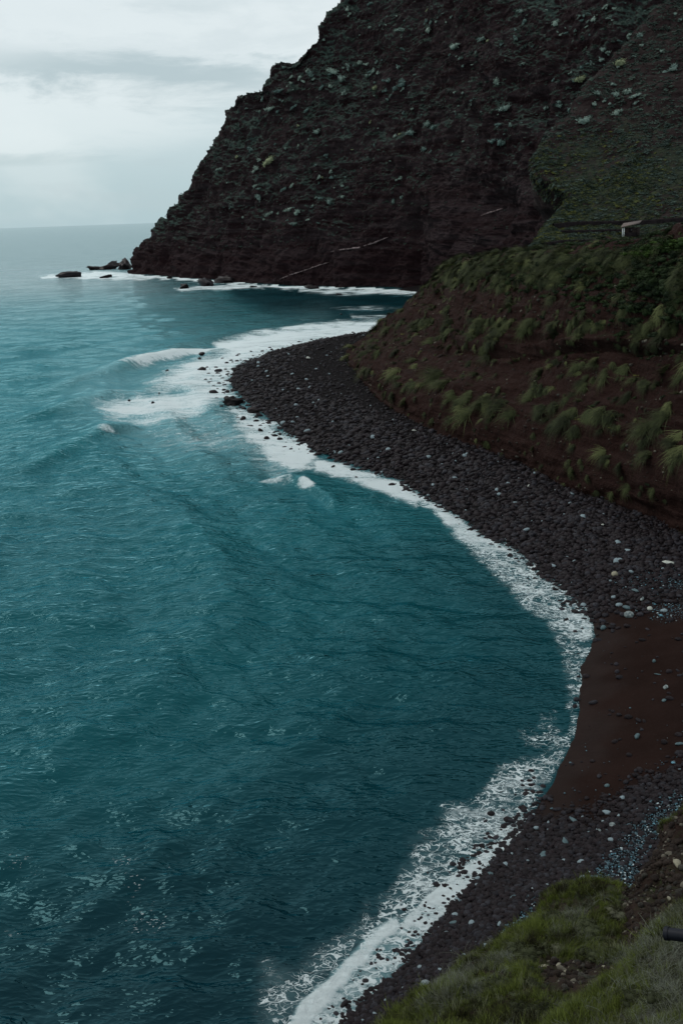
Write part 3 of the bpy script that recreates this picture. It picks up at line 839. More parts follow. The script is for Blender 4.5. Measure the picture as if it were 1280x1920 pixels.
# ------------------------------------------------------------------ the grassy bank at the viewer's feet
def bank(name, colsd, rws, cls, label, amp):
    ctrl = []
    for cdef in colsd:
        colp = []
        for (px, py, Yv) in cdef:
            colp.append(at_y(float(px), float(py), Yv))
        far = colp[0]
        drop = [far + np.array([0.5, 3.5, -5.0]), far + np.array([0.2, 0.9, -0.9])]
        near = colp[-1]
        tail = [near + np.array([0, -4.0, 2.6]), near + np.array([0, -9.0, 8.5])]
        ctrl.append(drop + colp + tail)
    ctrl = np.array(ctrl).transpose(1, 0, 2)
    G = cr(cr(ctrl, rws, 0), cls, 1)
    N = grid_normals(G); N *= np.sign(N[..., 2].mean())
    G = G + N * (amp * fbm(G, 3.0, 4) + amp * 0.9 * np.abs(fbm(G + 5, 2.2, 2)) + amp * 0.35 * fbm(G, 0.7, 3))[..., None]
    me = mesh_from(name, G.reshape(-1, 3), grid_faces(rws, cls)[:, ::-1])
    set_attr(me, 'veg', np.zeros(G.shape[:2])); set_attr(me, 'lush', np.zeros(G.shape[:2]))
    link(name, me, M_bank, kind='structure', label=label)
    N = grid_normals(G); N *= np.sign(N[..., 2].mean())
    return G, N
BK_G, BK_N = bank('grassy_bank', [
    [(560, 2060, 20), (560, 2110, 18.5), (560, 2160, 17), (560, 2210, 15.5)],
    [(700, 1935, 23), (700, 1985, 20.5), (700, 2030, 18), (700, 2080, 16)],
    [(780, 1880, 24.5), (780, 1925, 21.5), (780, 1965, 19), (780, 2010, 16)],
    [(860, 1832, 26), (860, 1880, 22.5), (860, 1930, 19.5), (860, 1990, 16)],
    [(930, 1795, 27.5), (935, 1850, 23.5), (940, 1905, 20), (940, 1985, 16)],
    [(990, 1745, 29), (1000, 1815, 24.5), (1010, 1890, 20), (1010, 1980, 16)],
    [(1050, 1690, 30.5), (1065, 1790, 25.5), (1080, 1880, 20), (1080, 1975, 16)],
    [(1120, 1668, 31), (1125, 1780, 26), (1130, 1875, 20.3), (1130, 1975, 16)],
    [(1185, 1690, 30), (1180, 1790, 25.5), (1180, 1880, 20), (1180, 1975, 16)],
    [(1225, 1610, 32), (1235, 1750, 26.5), (1245, 1880, 20), (1245, 1975, 16)],
    [(1290, 1530, 34), (1310, 1700, 27.5), (1320, 1870, 20), (1320, 1970, 16)],
    [(1420, 1420, 36), (1430, 1640, 29), (1440, 1840, 21), (1440, 1970, 16)]],
    150, 220, 'bumpy grassy bank dropping to the beach', 0.8)
NB_G, NB_N = bank('near_slope', [
    [(980, 2010, 12), (980, 2060, 11), (980, 2110, 10), (980, 2160, 9)],
    [(1050, 1925, 13), (1050, 1975, 12), (1050, 2030, 11), (1050, 2080, 10)],
    [(1110, 1868, 14), (1115, 1920, 12.8), (1120, 1975, 11.6), (1120, 2030, 10)],
    [(1175, 1822, 14.6), (1180, 1875, 13.3), (1185, 1935, 11.8), (1185, 2000, 10)],
    [(1215, 1772, 15), (1222, 1840, 13.5), (1228, 1915, 11.8), (1228, 2000, 10)],
    [(1255, 1728, 15.5), (1262, 1805, 13.7), (1270, 1890, 11.8), (1270, 1990, 10)],
    [(1320, 1690, 16), (1325, 1780, 14), (1330, 1880, 11.8), (1330, 1990, 10)],
    [(1420, 1640, 16.5), (1425, 1750, 14.2), (1430, 1870, 11.8), (1430, 1990, 10)]],
    110, 150, 'nearest rough slope of grass and dry stems', 0.20)

# ------------------------------------------------------------------ scatter helpers
def surface_sample(G, N, n, seed, dens=None):
    """random points on a grid surface, even in area (times an optional density per vertex)"""
    r = np.random.default_rng(seed)
    a = G[:-1, :-1]; e1 = G[:-1, 1:] - a; e2 = G[1:, :-1] - a
    A = np.linalg.norm(np.cross(e1, e2), axis=-1)
    if dens is not None:
        A = A * dens[:-1, :-1]
    p = A.ravel() / A.sum()
    idx = r.choice(len(p), size=n, p=p)
    i, j = np.divmod(idx, A.shape[1])
    s, t_ = r.random(n), r.random(n)
    return a[i, j] + e1[i, j] * s[:, None] + e2[i, j] * t_[:, None], N[i, j]

def gn_scatter(name, pts, scl, rot, protos, mat, label, density_note=None):
    """one 'stuff' object: geometry nodes put copies of the prototype shapes on its points"""
    me = bpy.data.meshes.new(name)
    me.vertices.add(len(pts)); me.vertices.foreach_set('co', np.asarray(pts, np.float32).ravel())
    for nm, v in (('scl', scl), ('rot', rot)):
        a = me.attributes.new(nm, 'FLOAT_VECTOR', 'POINT')
        a.data.foreach_set('vector', np.asarray(v, np.float32).ravel())
    o = link(name, me, mat, kind='stuff', label=label)
    ng = bpy.data.node_groups.new(name, 'GeometryNodeTree')
    ng.interface.new_socket('Geometry', in_out='INPUT', socket_type='NodeSocketGeometry')
    ng.interface.new_socket('Geometry', in_out='OUTPUT', socket_type='NodeSocketGeometry')
    n = ng.nodes; l = ng.links
    gi = n.new('NodeGroupInput'); go = n.new('NodeGroupOutput')
    iop = n.new('GeometryNodeInstanceOnPoints')
    m2p = n.new('GeometryNodeMeshToPoints')
    g2i = n.new('GeometryNodeGeometryToInstance')
    l.new(gi.outputs[0], m2p.inputs[0]); l.new(m2p.outputs[0], iop.inputs['Points'])
    for p_ in protos:
        oi = n.new('GeometryNodeObjectInfo'); oi.inputs['Object'].default_value = p_; oi.transform_space = 'ORIGINAL'
        sm = n.new('GeometryNodeSetMaterial'); sm.inputs['Material'].default_value = mat
        l.new(oi.outputs['Geometry'], sm.inputs[0])
        l.new(sm.outputs[0], g2i.inputs[0])
    l.new(g2i.outputs[0], iop.inputs['Instance'])
    iop.inputs['Pick Instance'].default_value = True
    for nm, sock in (('scl', 'Scale'), ('rot', 'Rotation')):
        na = n.new('GeometryNodeInputNamedAttribute'); na.data_type = 'FLOAT_VECTOR'; na.inputs[0].default_value = nm
        l.new(na.outputs[0], iop.inputs[sock])
    rv = n.new('FunctionNodeRandomValue'); rv.data_type = 'INT'
    rv.inputs[4].default_value = 0; rv.inputs[5].default_value = len(protos) - 1
    l.new(rv.outputs[2], iop.inputs['Instance Index'])
    l.new(iop.outputs[0], go.inputs[0])
    md = o.modifiers.new('scatter', 'NODES'); md.node_group = ng
    return o

import bmesh
def ico(sub):
    bm = bmesh.new(); bmesh.ops.create_icosphere(bm, subdivisions=sub, radius=1.0)
    V = np.array([v.co[:] for v in bm.verts]); F = np.array([[v.index for v in f.verts] for f in bm.faces]); bm.free()
    return V, F
I1, I2, I3 = ico(1), ico(2), ico(3)
def rock_mesh(name, seed, sub=2, rough=0.22, flat=(1, 0.8, 0.6), facet=0.0, smooth=True):
    V, F = (I1, I2, I3)[sub - 1]
    V = V.copy()
    n = fbm(V + seed * 7.3, 1.1, 3)
    V = V * (1 + rough * 1.6 * n)[:, None]
    if sub == 3: V = V * (1 + 1.0 * fbm(V + seed, 0.45, 3, 0.6) )[:, None]
    if facet:      # cut flat sides
        r_ = np.random.default_rng(seed)
        for _ in range(9):
            d = r_.normal(size=3); d /= np.linalg.norm(d)
            h_ = V @ d; lim = facet + 0.15 * r_.random()
            V = V - np.clip(h_ - lim, 0, None)[:, None] * d
    V = V * np.array(flat)
    return mesh_from(name, V, F, smooth)
def leafball(name, seed, n=110, leaf=0.22, squash=0.75, core=0.72, lobes=4):
    """a shrub: leafy sprays standing out of several lobes round a darker core"""
    r_ = np.random.default_rng(seed)
    cs = np.concatenate([[[0, 0, 0.1]], r_.normal(size=(lobes, 3)) * [0.42, 0.42, 0.22] + [0, 0, 0.15]])
    rs = np.r_[0.75, 0.35 + 0.25 * r_.random(lobes)]
    Vs = []; Fs = []; k = 0
    for c_, rad in zip(cs, rs):
        V, F = I1
        V = V * (1 + 0.2 * r_.normal(size=(len(V), 1))) * rad * core + c_
        Vs.append(V); Fs.append(F + k); k += len(V)
    for i in range(n):
        q = r_.integers(len(cs)); d = r_.normal(size=3); d[2] = abs(d[2]) * 0.9 - 0.1; d /= np.linalg.norm(d)
        p_ = cs[q] + d * rs[q] * (0.72 + 0.3 * r_.random())
        a = np.cross(d, r_.normal(size=3)); a /= np.linalg.norm(a); b_ = d * 0.7 + 0.5 * r_.normal(size=3) * 0.5
        L = leaf * (0.6 + 0.8 * r_.random())
        Vs.append(np.array([p_ - a * L * 0.5, p_ + a * L * 0.5, p_ + b_ * L * 1.3])); Fs.append(np.array([[k, k + 1, k + 2]])); k += 3
    V = np.concatenate(Vs) * [1, 1, squash]
    return mesh_from(name, V, np.concatenate(Fs), False)
def tuft_mesh(name, seed, n=26, h=1.0, spread=0.35, wid=0.03, lean=0.4, droop=0.5, segs=3, fan=None):
    r_ = np.random.default_rng(seed); Vs = []; Fs = []; k = 0
    for i in range(n):
        a = r_.random() * 6.283; rr_ = spread * math.sqrt(r_.random())
        b0 = np.array([math.cos(a) * rr_, math.sin(a) * rr_, -0.05])
        d = r_.random() * 6.283 if fan is None else r_.normal() * fan; ln = lean * (0.3 + r_.random()); hh = h * (0.55 + 0.6 * r_.random())
        side = np.array([-math.sin(d), math.cos(d), 0]) * wid * (0.6 + 0.8 * r_.random())
        for s in range(segs + 1):
            f = s / segs
            c_ = b0 + np.array([math.cos(d), math.sin(d), 0]) * hh * ln * f ** 1.6 + np.array([0, 0, hh * (f - droop * ln * f ** 2.2)])
            w_ = side * (1 - f) ** 0.7
            if s < segs:
                Vs += [c_ - w_, c_ + w_]
            else:
                Vs += [c_]
        for s in range(segs - 1):
            q = k + 2 * s
            Fs += [(q, q + 1, q + 3), (q, q + 3, q + 2)]
        q = k + 2 * (segs - 1)
        Fs += [(q, q + 1, q + 2)]
        k += 2 * segs + 1
    return mesh_from(name, np.array(Vs), np.array(Fs), False)
def align(n, r, amt=1.0):
    """euler rotation taking +Z towards the normals n (by amt), with a random spin"""
    out = np.zeros((len(n), 3))
    for i in range(len(n)):
        v = Vector(n[i] * amt + np.array([0, 0, 1 - amt])).normalized()
        q = v.to_track_quat('Z', 'Y') @ Matrix.Rotation(r[i], 3, 'Z').to_quaternion()
        out[i] = q.to_euler()
    return out

def rel_label(what, px, py, marks):
    """say where a thing is by the nearest landmark and the side on which it lies"""
    b_ = min(marks, key=lambda m_: math.hypot(m_[0] - px, m_[1] - py))
    dx, dy = px - b_[0], py - b_[1]
    dd = math.hypot(dx, dy)
    near = 'just ' if dd < 22 else ('' if dd < 55 else 'well ')
    ang = math.degrees(math.atan2(-dy, dx)) % 360
    side = ['right of', 'above and right of', 'above', 'above and left of', 'left of', 'below and left of', 'below', 'below and right of'][int((ang + 22.5) // 45) % 8]
    return '%s %s%s %s' % (what, near, side, b_[2])
BEACH_MARKS = [(1018, 1606, 'the oval teal boulder'), (1058, 1582, 'the pyramid shaped boulder'), (1075, 1540, 'the flat pointed boulder'), (1137, 1474, 'the round stone on sand'), (855, 1731, 'the oblong boulder by the foam'),
    (797, 1847, 'the pale boulder by the grass'), (961, 1685, 'the grey stone behind the bank'), (1251, 1058, 'the white boulder'), (1153, 1080, 'the tan angular boulder'), (990, 912, 'the high white stone'), (944, 1625, 'the dark blocky boulder'),
    (578, 672, 'the white stone on the spit'), (436, 758, 'the largest rock off the spit'), (735, 909, 'the black rock in the surf'), (700, 1880, 'the end of the near surf'), (880, 1680, 'the dense near foam'), (930, 1720, 'the pebble patch behind the grass'),
    (870, 950, 'the bend of the surf'), (1042, 943, 'the pale blue stone'), (1055, 1100, 'the top of the lacy foam'), (990, 1560, 'the lower cobble edge'), (850, 1790, 'the left end of the grass')]
BUSH_MARKS = [(1180, 425, 'the hut'), (972, 493, 'the bright crest plant'), (1050, 517, 'the yellow plant under the bushes'), (1092, 530, 'the right yellow plant'), (1260, 430, 'the skyline by the right edge'), (1120, 450, 'the lowest terrace wall'), (1200, 520, 'the middle of the thicket'), (1250, 570, 'the grass at the right edge'), (900, 490, 'the left end of the crest')]
SHRUB_MARKS = [(850, 92, 'the largest upper shrub'), (520, 120, 'the summit notch'), (462, 180, 'the seaward knoll'), (504, 303, 'the wide ledge shrub'), (550, 400, 'the lower ledge row'), (675, 460, 'the longest rock vein'), (752, 450, 'the dark vertical cleft'),
    (937, 267, 'the tall central shrub'), (905, 380, 'the dark hollow'), (1000, 310, 'the corner of the green slope'), (1125, 145, 'the yellowish ridge shrub'), (1096, 230, 'the widest ridge shrub'), (985, 41, 'the shrub near the top'), (1188, 184, 'the shrub right of the ridge'),
    (1262, 130, 'the shrub by the right edge'), (640, 150, 'the broad shrub below the notch'), (592, 248, 'the centre shrub of the seaward face'), (796, 278, 'the bright low shrub'), (700, 30, 'the top of the left skyline'), (1200, 68, 'the top ridge shrub'), (350, 350, 'the step in the seaward skyline')]
TUFT_MARKS = [(850, 515, 'the left end of the crest'), (972, 493, 'the bright crest plant'), (720, 640, 'the nose of the bluff'), (832, 715, 'the first undercut corner'), (930, 755, 'the middle undercut'), (1010, 735, 'the slope plant'), (1085, 785, 'the hanging yellow plant'), (1145, 790, 'the larger hanging plant'),
    (1196, 705, 'the right slope plant'), (1250, 800, 'the right end of the undercut'), (1260, 575, 'the right end of the ledge'), (755, 720, 'the low nose plant'), (780, 670, 'the foot of the ledge line')]

def drape(n, spin):
    """local Z off the face, local X down the slope and to the left, as the wind has combed the grass"""
    n = Vector(n).normalized(); d = Vector((-0.75, -0.1, -1.0)); x = (d - n * d.dot(n)).normalized(); y = n.cross(x)
    return (Matrix((x, y, n)).transposed() @ Matrix.Rotation(spin, 3, 'Z')).to_euler()

# ------------------------------------------------------------------ boulders one can point to
ROCKS = [rock_mesh('boulder_shape_%d' % i, i + 1, 2, 0.25, ((1, .82, .62), (1, .7, .55), (.95, .9, .7), (1, .62, .5), (.9, .85, .8))[i % 5]) for i in range(8)]
ROCKS += [rock_mesh('angular_shape_%d' % i, i + 20, 2, 0.2, (1, .8, .75), 0.55, False) for i in range(5)]
ROCK3 = [rock_mesh('big_rock_shape_%d' % i, i + 40, 3, 0.75, (1, .75, .6), 0.85, False) for i in range(6)]
def copy_mesh(me, mat):
    m2 = me.copy(); m2.materials.clear(); m2.materials.append(mat); return m2
_mm = {}
def mm(me, mat):
    k = (me.name, mat.name)
    if k not in _mm: _mm[k] = copy_mesh(me, mat)
    return _mm[k]
def ground_at(px, py):
    """walk the pixel's ray to the beach or water surface"""
    zz = 0.0
    for _ in range(12):
        p_ = at_z(float(px), float(py), zz)
        zz = float(max(beach_z(np.array([p_[0]]), np.array([p_[1]]))[0], 0.0))
    return at_z(float(px), float(py), zz)
def place_rock(px, py, wpx, mesh, mat, label, name='boulder', group=None, rz=None, sink=0.25, asp=(1, 1, 1), cat='boulder', tilt=0.15):
    p_ = ground_at(px, py)
    d = np.linalg.norm(p_ - CAM)
    s = wpx / FPX * d / 2 * (1.35 if name == 'sea_rock' else 1.0)
    r_ = random.Random(int(px * 7 + py * 13))
    o = link(name, mm(mesh, mat), None, label=label, cat=cat, group=group, loc=(p_[0], p_[1], p_[2] + s * asp[2] * (0.55 - sink)),
             rot=(r_.uniform(-tilt, tilt), r_.uniform(-tilt, tilt), r_.random() * 6.28 if rz is None else rz), scale=(s * asp[0], s * asp[1], s * asp[2]))
    return o
B = ROCKS
NAMED = [
 (1251, 1058, 21, B[0], M_pale, 'smooth white boulder lying alone near the right edge above the pale pebble patch', (1.0, .8, .7)),
 (1153, 1080, 19, B[9], M_tan, 'pale tan angular boulder at the lower edge of the cobbles beside the pebble patch', (1, 1, 1)),
 (1203, 1124, 22, B[3], M_mix, 'long mottled white boulder between the pebble patch and the dark sand', (1.1, .5, .6)),
 (1218, 1143, 14, B[10], M_pale, 'small pale angular boulder on the edge of the dark sand', (1, 1, .9)),
 (1178, 1155, 20, B[2], M_mix, 'round speckled grey boulder at the foot of the boulder cluster by the dark sand', (1, 1, .9)),
 (1195, 1144, 15, B[1], M_blue, 'flat blue grey boulder on the right of the cluster by the dark sand', (1, .8, .6)),
 (1176, 1141, 20, B[4], M_blue, 'blue grey boulder at the top of the cluster by the dark sand', (1, .6, .5)),
 (1130, 1179, 13, B[5], M_blue, 'blue grey rounded stone standing alone just above the last foam', (.9, .9, 1.1)),
 (1190, 1108, 17, B[6], M_blue, 'flat greenish grey boulder inside the pale pebble patch', (1, .7, .5)),
 (1193, 1383, 17, B[8], M_blue, 'small pointed slate blue rock in the middle of the dark sand', (1, .8, .8)),
 (1272, 1396, 17, B[3], M_blue, 'flat blue grey stone on the dark sand at the right edge', (1, .7, .6)),
 (1225, 1241, 9, B[5], M_blue, 'small upright blue stone on the upper dark sand', (.8, .8, 1.2)),
 (1246, 1290, 13, B[10], M_mix, 'small mottled pale stone in the group of stones on the dark sand', (1, 1, 1)),
 (1244, 1314, 11, B[6], M_blue, 'dull blue stone below the mottled one on the dark sand', (1, 1, .7)),
 (1232, 1265, 14, B[3], M_blue, 'thin flat sliver of grey stone on the dark sand', (1, .35, .35)),
 (1110, 1428, 10, B[7], M_stone, 'small dark grey stone at the top of the lower beach', (1, 1, .8)),
 (1137, 1474, 10, B[2], M_blue, 'small round grey stone alone on the smooth lower sand', (1, 1, .9)),
 (1075, 1540, 26, B[3], M_blue, 'flat slate blue boulder with a pointed end on the lower cobbles', (1.0, .55, .45)),
 (1058, 1582, 20, B[11], M_blue, 'pyramid shaped slate blue boulder on the lower cobbles', (1, .9, 1.05)),
 (1018, 1606, 22, B[1], M_blue, 'smooth oval teal grey boulder on the lower cobbles', (1, .8, .65)),
 (1146, 1549, 14, B[2], M_mix, 'round white topped stone beside the pale pebble stream', (1, 1, .9)),
 (1123, 1557, 9, B[6], M_mix, 'small pale stone left of the white topped one', (1, .8, .6)),
 (1121, 1671, 18, B[9], M_pale, 'white angular boulder just behind the grassy bank crest', (1, 1, 1.1)),
 (961, 1685, 15, B[0], M_blue, 'rounded grey stone low on the beach behind the bank', (1, .8, .8)),
 (1001, 1679, 11, B[6], M_blue, 'right one of two small grey stones behind the bank crest', (1, .8, .7)),
 (990, 1681, 8, B[7], M_blue, 'left one of two small grey stones behind the bank crest', (1, .8, .7)),
 (855, 1731, 22, B[1], M_blue, 'oblong blue grey boulder at the inner edge of the surf foam', (1.1, .6, .5)),
 (797, 1847, 21, B[2], M_mix, 'pale rounded boulder at the left end of the grassy bank', (1, .9, .75)),
 (944, 1625, 15, B[4], M_stone, 'dark blocky boulder on the cobbles between the foam and the oval boulder', (1, .9, .7)),
 (920, 1640, 17, B[7], M_blue, 'dim teal flat boulder just above the foam edge', (1, .6, .5)),
 (978, 1615, 14, B[5], M_stone, 'dark stone left of the smooth oval boulder', (1, 1, .7)),
 (990, 912, 10, B[9], M_pale, 'small white stone high on the cobble beach in front of the bluff', (1.1, .7, .7)),
 (1052, 893, 9, B[10], M_pale, 'small white stone on the cobbles near the foot of the bluff', (1.2, .7, .7)),
 (1042, 943, 9, B[6], M_mix, 'small pale blue stone half way down the wide cobble field', (1.1, .8, .7)),
 (1128, 985, 8, B[5], M_pale, 'small white stone on the fine gravel below the bluff', (1, 1, .8)),
 (856, 853, 9, B[8], M_pale, 'upper of a pair of pale stones on the narrowing cobbles', (1.2, .7, .7)),
 (850, 808, 7, B[9], M_tan, 'tiny pale stone at the very foot of the bluff', (1, 1, .8)),
 (776, 808, 8, B[10], M_pale, 'white stone on the spit near the foot of the bluff', (1.2, .8, .7)),
 (578, 672, 9, B[2], M_pale, 'round white stone near the far tip of the cobble spit', (1, 1, .8)),
 (655, 778, 7, B[5], M_pale, 'tiny white stone in the middle of the cobble spit', (1, 1, .8)),
 (920, 1022, 13, B[1], M_stone_wet, 'black boulder in the foam below the cobble field', (1, .8, .6)),
 (1077, 1149, 19, B[12], M_stone_wet, 'large black boulder standing in the lacy foam near the dark sand', (1, .8, .8)),
 (1060, 1164, 15, B[11], M_stone_wet, 'black boulder just seaward of the large one in the lacy foam', (1, .9, .7)),
 (1055, 1132, 12, B[0], M_stone_wet, 'small black boulder in the lacy foam, nearest the cobbles', (1, .8, .6)),
 (993, 1170, 15, B[3], M_pale, 'white rounded rock awash outside the lacy foam', (1.2, .6, .5)),
 (735, 909, 7, B[4], M_stone_wet, 'small black rock in the white surf off the middle of the beach', (1, .8, .7)),
 (685, 1841, 14, B[5], M_stone_wet, 'dark stone in the near surf close to the cobble edge', (.9, .9, .8)),
 (645, 1884, 22, B[9], M_stone_wet, 'largest dark boulder in the near surf at the bottom', (1, .7, .7)),
 (800, 1733, 12, B[6], M_stone_wet, 'round dark stone in the broken foam of the near surf', (1, .9, .7)),
 (855, 1668, 10, B[7], M_stone_wet, 'small dark stone poking out of dense foam', (1, .8, .6)),
 (968, 1562, 12, B[2], M_stone_wet, 'dark stone where the foam meets the lower cobbles', (1, .9, .6)),
 (662, 1912, 18, B[1], M_stone_wet, 'dark smooth stone at the bottom edge in the foam', (1, .8, .6)),
]
for (px, py, wp_, mesh, mat, lab, asp) in NAMED:
    place_rock(px, py, wp_, mesh, mat, lab, asp=asp)
# rocks off the tip of the spit and along the surf
AWASH = [(379, 665, 11, 'small black rock in the white water furthest from the spit'), (379, 695, 15, 'flat black rock in the middle of the white water off the spit'),
 (374, 673, 8, 'tiny black rock below the furthest one off the spit'), (314, 696, 8, 'tiny black rock alone near the breaking crest'), (417, 672, 6, 'tiny rock in the foam above the spit tip'),
 (410, 697, 12, 'black rock in the foam just off the spit tip'), (385, 712, 6, 'tiny black rock left of the spit tip'), (401, 737, 14, 'black rock seaward of the spit shoulder'),
 (427, 735, 10, 'pointed black rock close against the spit shoulder'), (426, 745, 9, 'small black rock behind the largest one off the spit'),
 (436, 758, 30, 'largest black rock lying off the spit in the foam'), (455, 787, 14, 'flat black rock below the largest one off the spit'),
 (474, 773, 22, 'long low black rock beside the spit'), (486, 780, 12, 'black rock against the spit edge below the long low rock'), (467, 799, 8, 'tiny black rock in calm foam off the spit'),
 (488, 809, 14, 'dark rock in the shallow foam south of the spit'), (501, 823, 12, 'southernmost black rock in the shallow foam off the spit'), (243, 751, 7, 'outermost tiny rock left of the white water'),
 (287, 755, 7, 'tiny rock in the outer white water'), (299, 737, 5, 'speck of rock in the upper outer white water'), (624, 876, 9, 'black rock in the surf where the beach bends'),
 (667, 896, 8, 'small black rock in the seaward side of the surf'), (498, 667, 8, 'black rock at the upper edge of the spit'), (525, 815, 10, 'black rock at the lower edge of the spit'),
 (445, 667, 7, 'tiny rock in the surf above the spit'), (430, 782, 5, 'speck of rock below the largest one off the spit'), (640, 590, 7, 'lone rock in the dark bay beyond the spit')]
for k, (px, py, wp_, lab) in enumerate(AWASH):
    place_rock(px, py + 1, wp_, ROCKS[8 + k % 5] if wp_ < 20 else ROCK3[k % 6], M_stone_wet, lab, name='sea_rock', group='rocks awash around the spit', asp=(1, .8, .75), cat='rock', sink=0.15)
# the skerries off the headland
SK = [(128, 520, 34, (1.05, .6, .45), 'low black skerry with surf round it, furthest out from the headland'), (200, 521, 17, (1, .6, .45), 'small black skerry between the outer skerry and the headland'),
      (182, 506, 22, (1.1, .6, .45), 'outer end rock of the low ridge running off the headland'), (205, 505, 30, (1.1, .6, .5), 'middle rock of the low ridge running off the headland'),
      (236, 505, 26, (.9, .8, 1.0), 'peaked rock where the low ridge joins the headland'), (318, 522, 14, (1, .6, .45), 'tiny black rock close under the seaward end of the headland'),
      (347, 541, 22, (1, .7, .6), 'pointed black rock in the water off the headland foot'), (385, 536, 36, (1, .6, .55), 'wide humped black rock off the headland foot'),
      (424, 530, 34, (1, .7, .6), 'black boulder leaning on the headland foot above the surf'), (588, 541, 18, (1, .6, .45), 'small black rock in the surf at the middle of the headland foot'),
      (474, 539, 10, (1, .6, .5), 'tiny black rock in the surf right of the humped rock'), (635, 553, 10, (1, .6, .4), 'tiny black rock awash in front of the headland surf')]
for k, (px, py, wp_, asp, lab) in enumerate(SK):
    place_rock(px, py, wp_, ROCK3[k % 6], M_stone_wet, lab, name='sea_rock', group='skerries off the headland', asp=asp, cat='rock', sink=0.2, rz=0.3 * k)

# ------------------------------------------------------------------ cobbles: the largest as things, the rest as one mass
def beach_points(n, seed, fdens):
    """random ground points, denser near the viewer in the measure of what shows"""
    r_ = np.random.default_rng(seed)
    out = []
    px = r_.uniform(380, 1420, n); py = r_.uniform(610, 1960, n)
    p_ = at_z(px, py, 2.0)
    # undo the perspective bias so that density per square metre is set by fdens
    d = land_d(p_[:, 0], p_[:, 1])
    zz = beach_z(p_[:, 0], p_[:, 1], d)
    p_[:, 2] = zz
    u, v = project(p_)
    w_ = fdens(u, v, d, p_)
    k = r_.random(n) < w_
    return p_[k], u[k], v[k], d[k]
r_ = np.random.default_rng(5)
def dens_cob(u, v, d, P):
    s = sand_mask(u, v, P)
    m = ((d > -2.2) & (d < 60)).astype(float)
    edge_ = sstep(-2.2, 0.2, d + 0.8 * fbm(P, 3.0, 2))
    off = np.exp(np.minimum(d, 0) / 4.0) * np.where(v < 860, 0.38, 0.04) * (d > np.where(v < 860, -12, -3.0)) * (d < 0) * ((v < 1200) | (v > 1480))
    return np.maximum(m * edge_, off) * (1 - 0.994 * s) * (1 - 0.88 * pale_mask(u, v, P))
P1, u1, v1, d1 = beach_points(230000, 21, dens_cob)
P1[:, 2] = np.maximum(P1[:, 2], -0.08)
dist1 = np.linalg.norm(P1 - CAM, axis=1)
# size: photograph shows coarse cobbles near the water, fine gravel below the bluff
up = sstep(9, 24, d1 + 3 * fbm(P1, 8.0, 2))
size = (0.30 - 0.17 * up) * np.exp(0.62 * r_.normal(size=len(P1))) * 0.88
size *= np.interp(dist1, [50, 75, 100, 160, 320], [0.34, 0.46, 0.72, 0.95, 1.45])
size = np.clip(size, 0.06, np.minimum(0.7, 0.0042 * dist1))
rotz = np.stack([r_.normal(size=len(P1)) * 0.25, r_.normal(size=len(P1)) * 0.25, r_.random(len(P1)) * 6.28], 1)
show = size / dist1 * (u1 > 380) * (u1 < 1275) * (v1 < 1915)
# hidden behind the bank?
bankline = np.interp(u1, [700, 860, 930, 990, 1050, 1120, 1190, 1225, 1290], [1925, 1825, 1785, 1738, 1682, 1660, 1680, 1600, 1520])
show *= (v1 < bankline)
order = np.argsort(-show)[:260]
big = np.zeros(len(P1), bool); big[order] = True
protos_r = [ROCKS[i] for i in (0, 1, 2, 3, 4, 5, 6, 7)]
first = []
for n_, i in enumerate(order):
    s = size[i]
    zone = 'near' if v1[i] > 1380 else ('mid' if u1[i] > 760 else 'spit')
    o = link('cobble', mm(protos_r[n_ % 8], M_stone), None,
             label=rel_label(('big ' if s > 0.42 else '') + ('dark rounded cobble', 'dark oblong cobble', 'dark round cobble', 'dark narrow cobble', 'dark chunky cobble')[(n_ % 8) % 5], u1[i], v1[i], BEACH_MARKS),
             cat='cobble', group='large dark cobbles on the beach',
             loc=P1[i] + [0, 0, s * 0.12], rot=rotz[i], scale=(s, s * 0.9, s * 0.85))
    if n_ < 8: first.append(o)
k = ~big
gn_scatter('cobbles', P1[k] + np.stack([0 * size[k], 0 * size[k], size[k] * 0.15], 1), np.stack([size[k], size[k] * .9, size[k] * .85], 1), rotz[k], first, M_stone,
           'countless dark cobbles covering the curving beach')
def dens_pale(u, v, d, P):
    return pale_mask(u, v, P) * 0.9 * (d > 0.5) + 0.004 * (d > 0.5) * (d < 50)
P2, u2, v2, d2 = beach_points(190000, 22, dens_pale)
s2 = 0.034 * np.exp(0.5 * r_.normal(size=len(P2))) * np.interp(np.linalg.norm(P2 - CAM, axis=1), [50, 110, 300], [0.9, 1.4, 3.0])
gn_scatter('pale_pebbles', P2 + [0, 0, 0.07], np.stack([s2, s2, s2 * 0.8], 1), np.stack([s2 * 0, s2 * 0, r_.random(len(P2)) * 6.28], 1), first, M_pebble,
           'scattered pale blue pebbles lying in streaks on the dark beach')

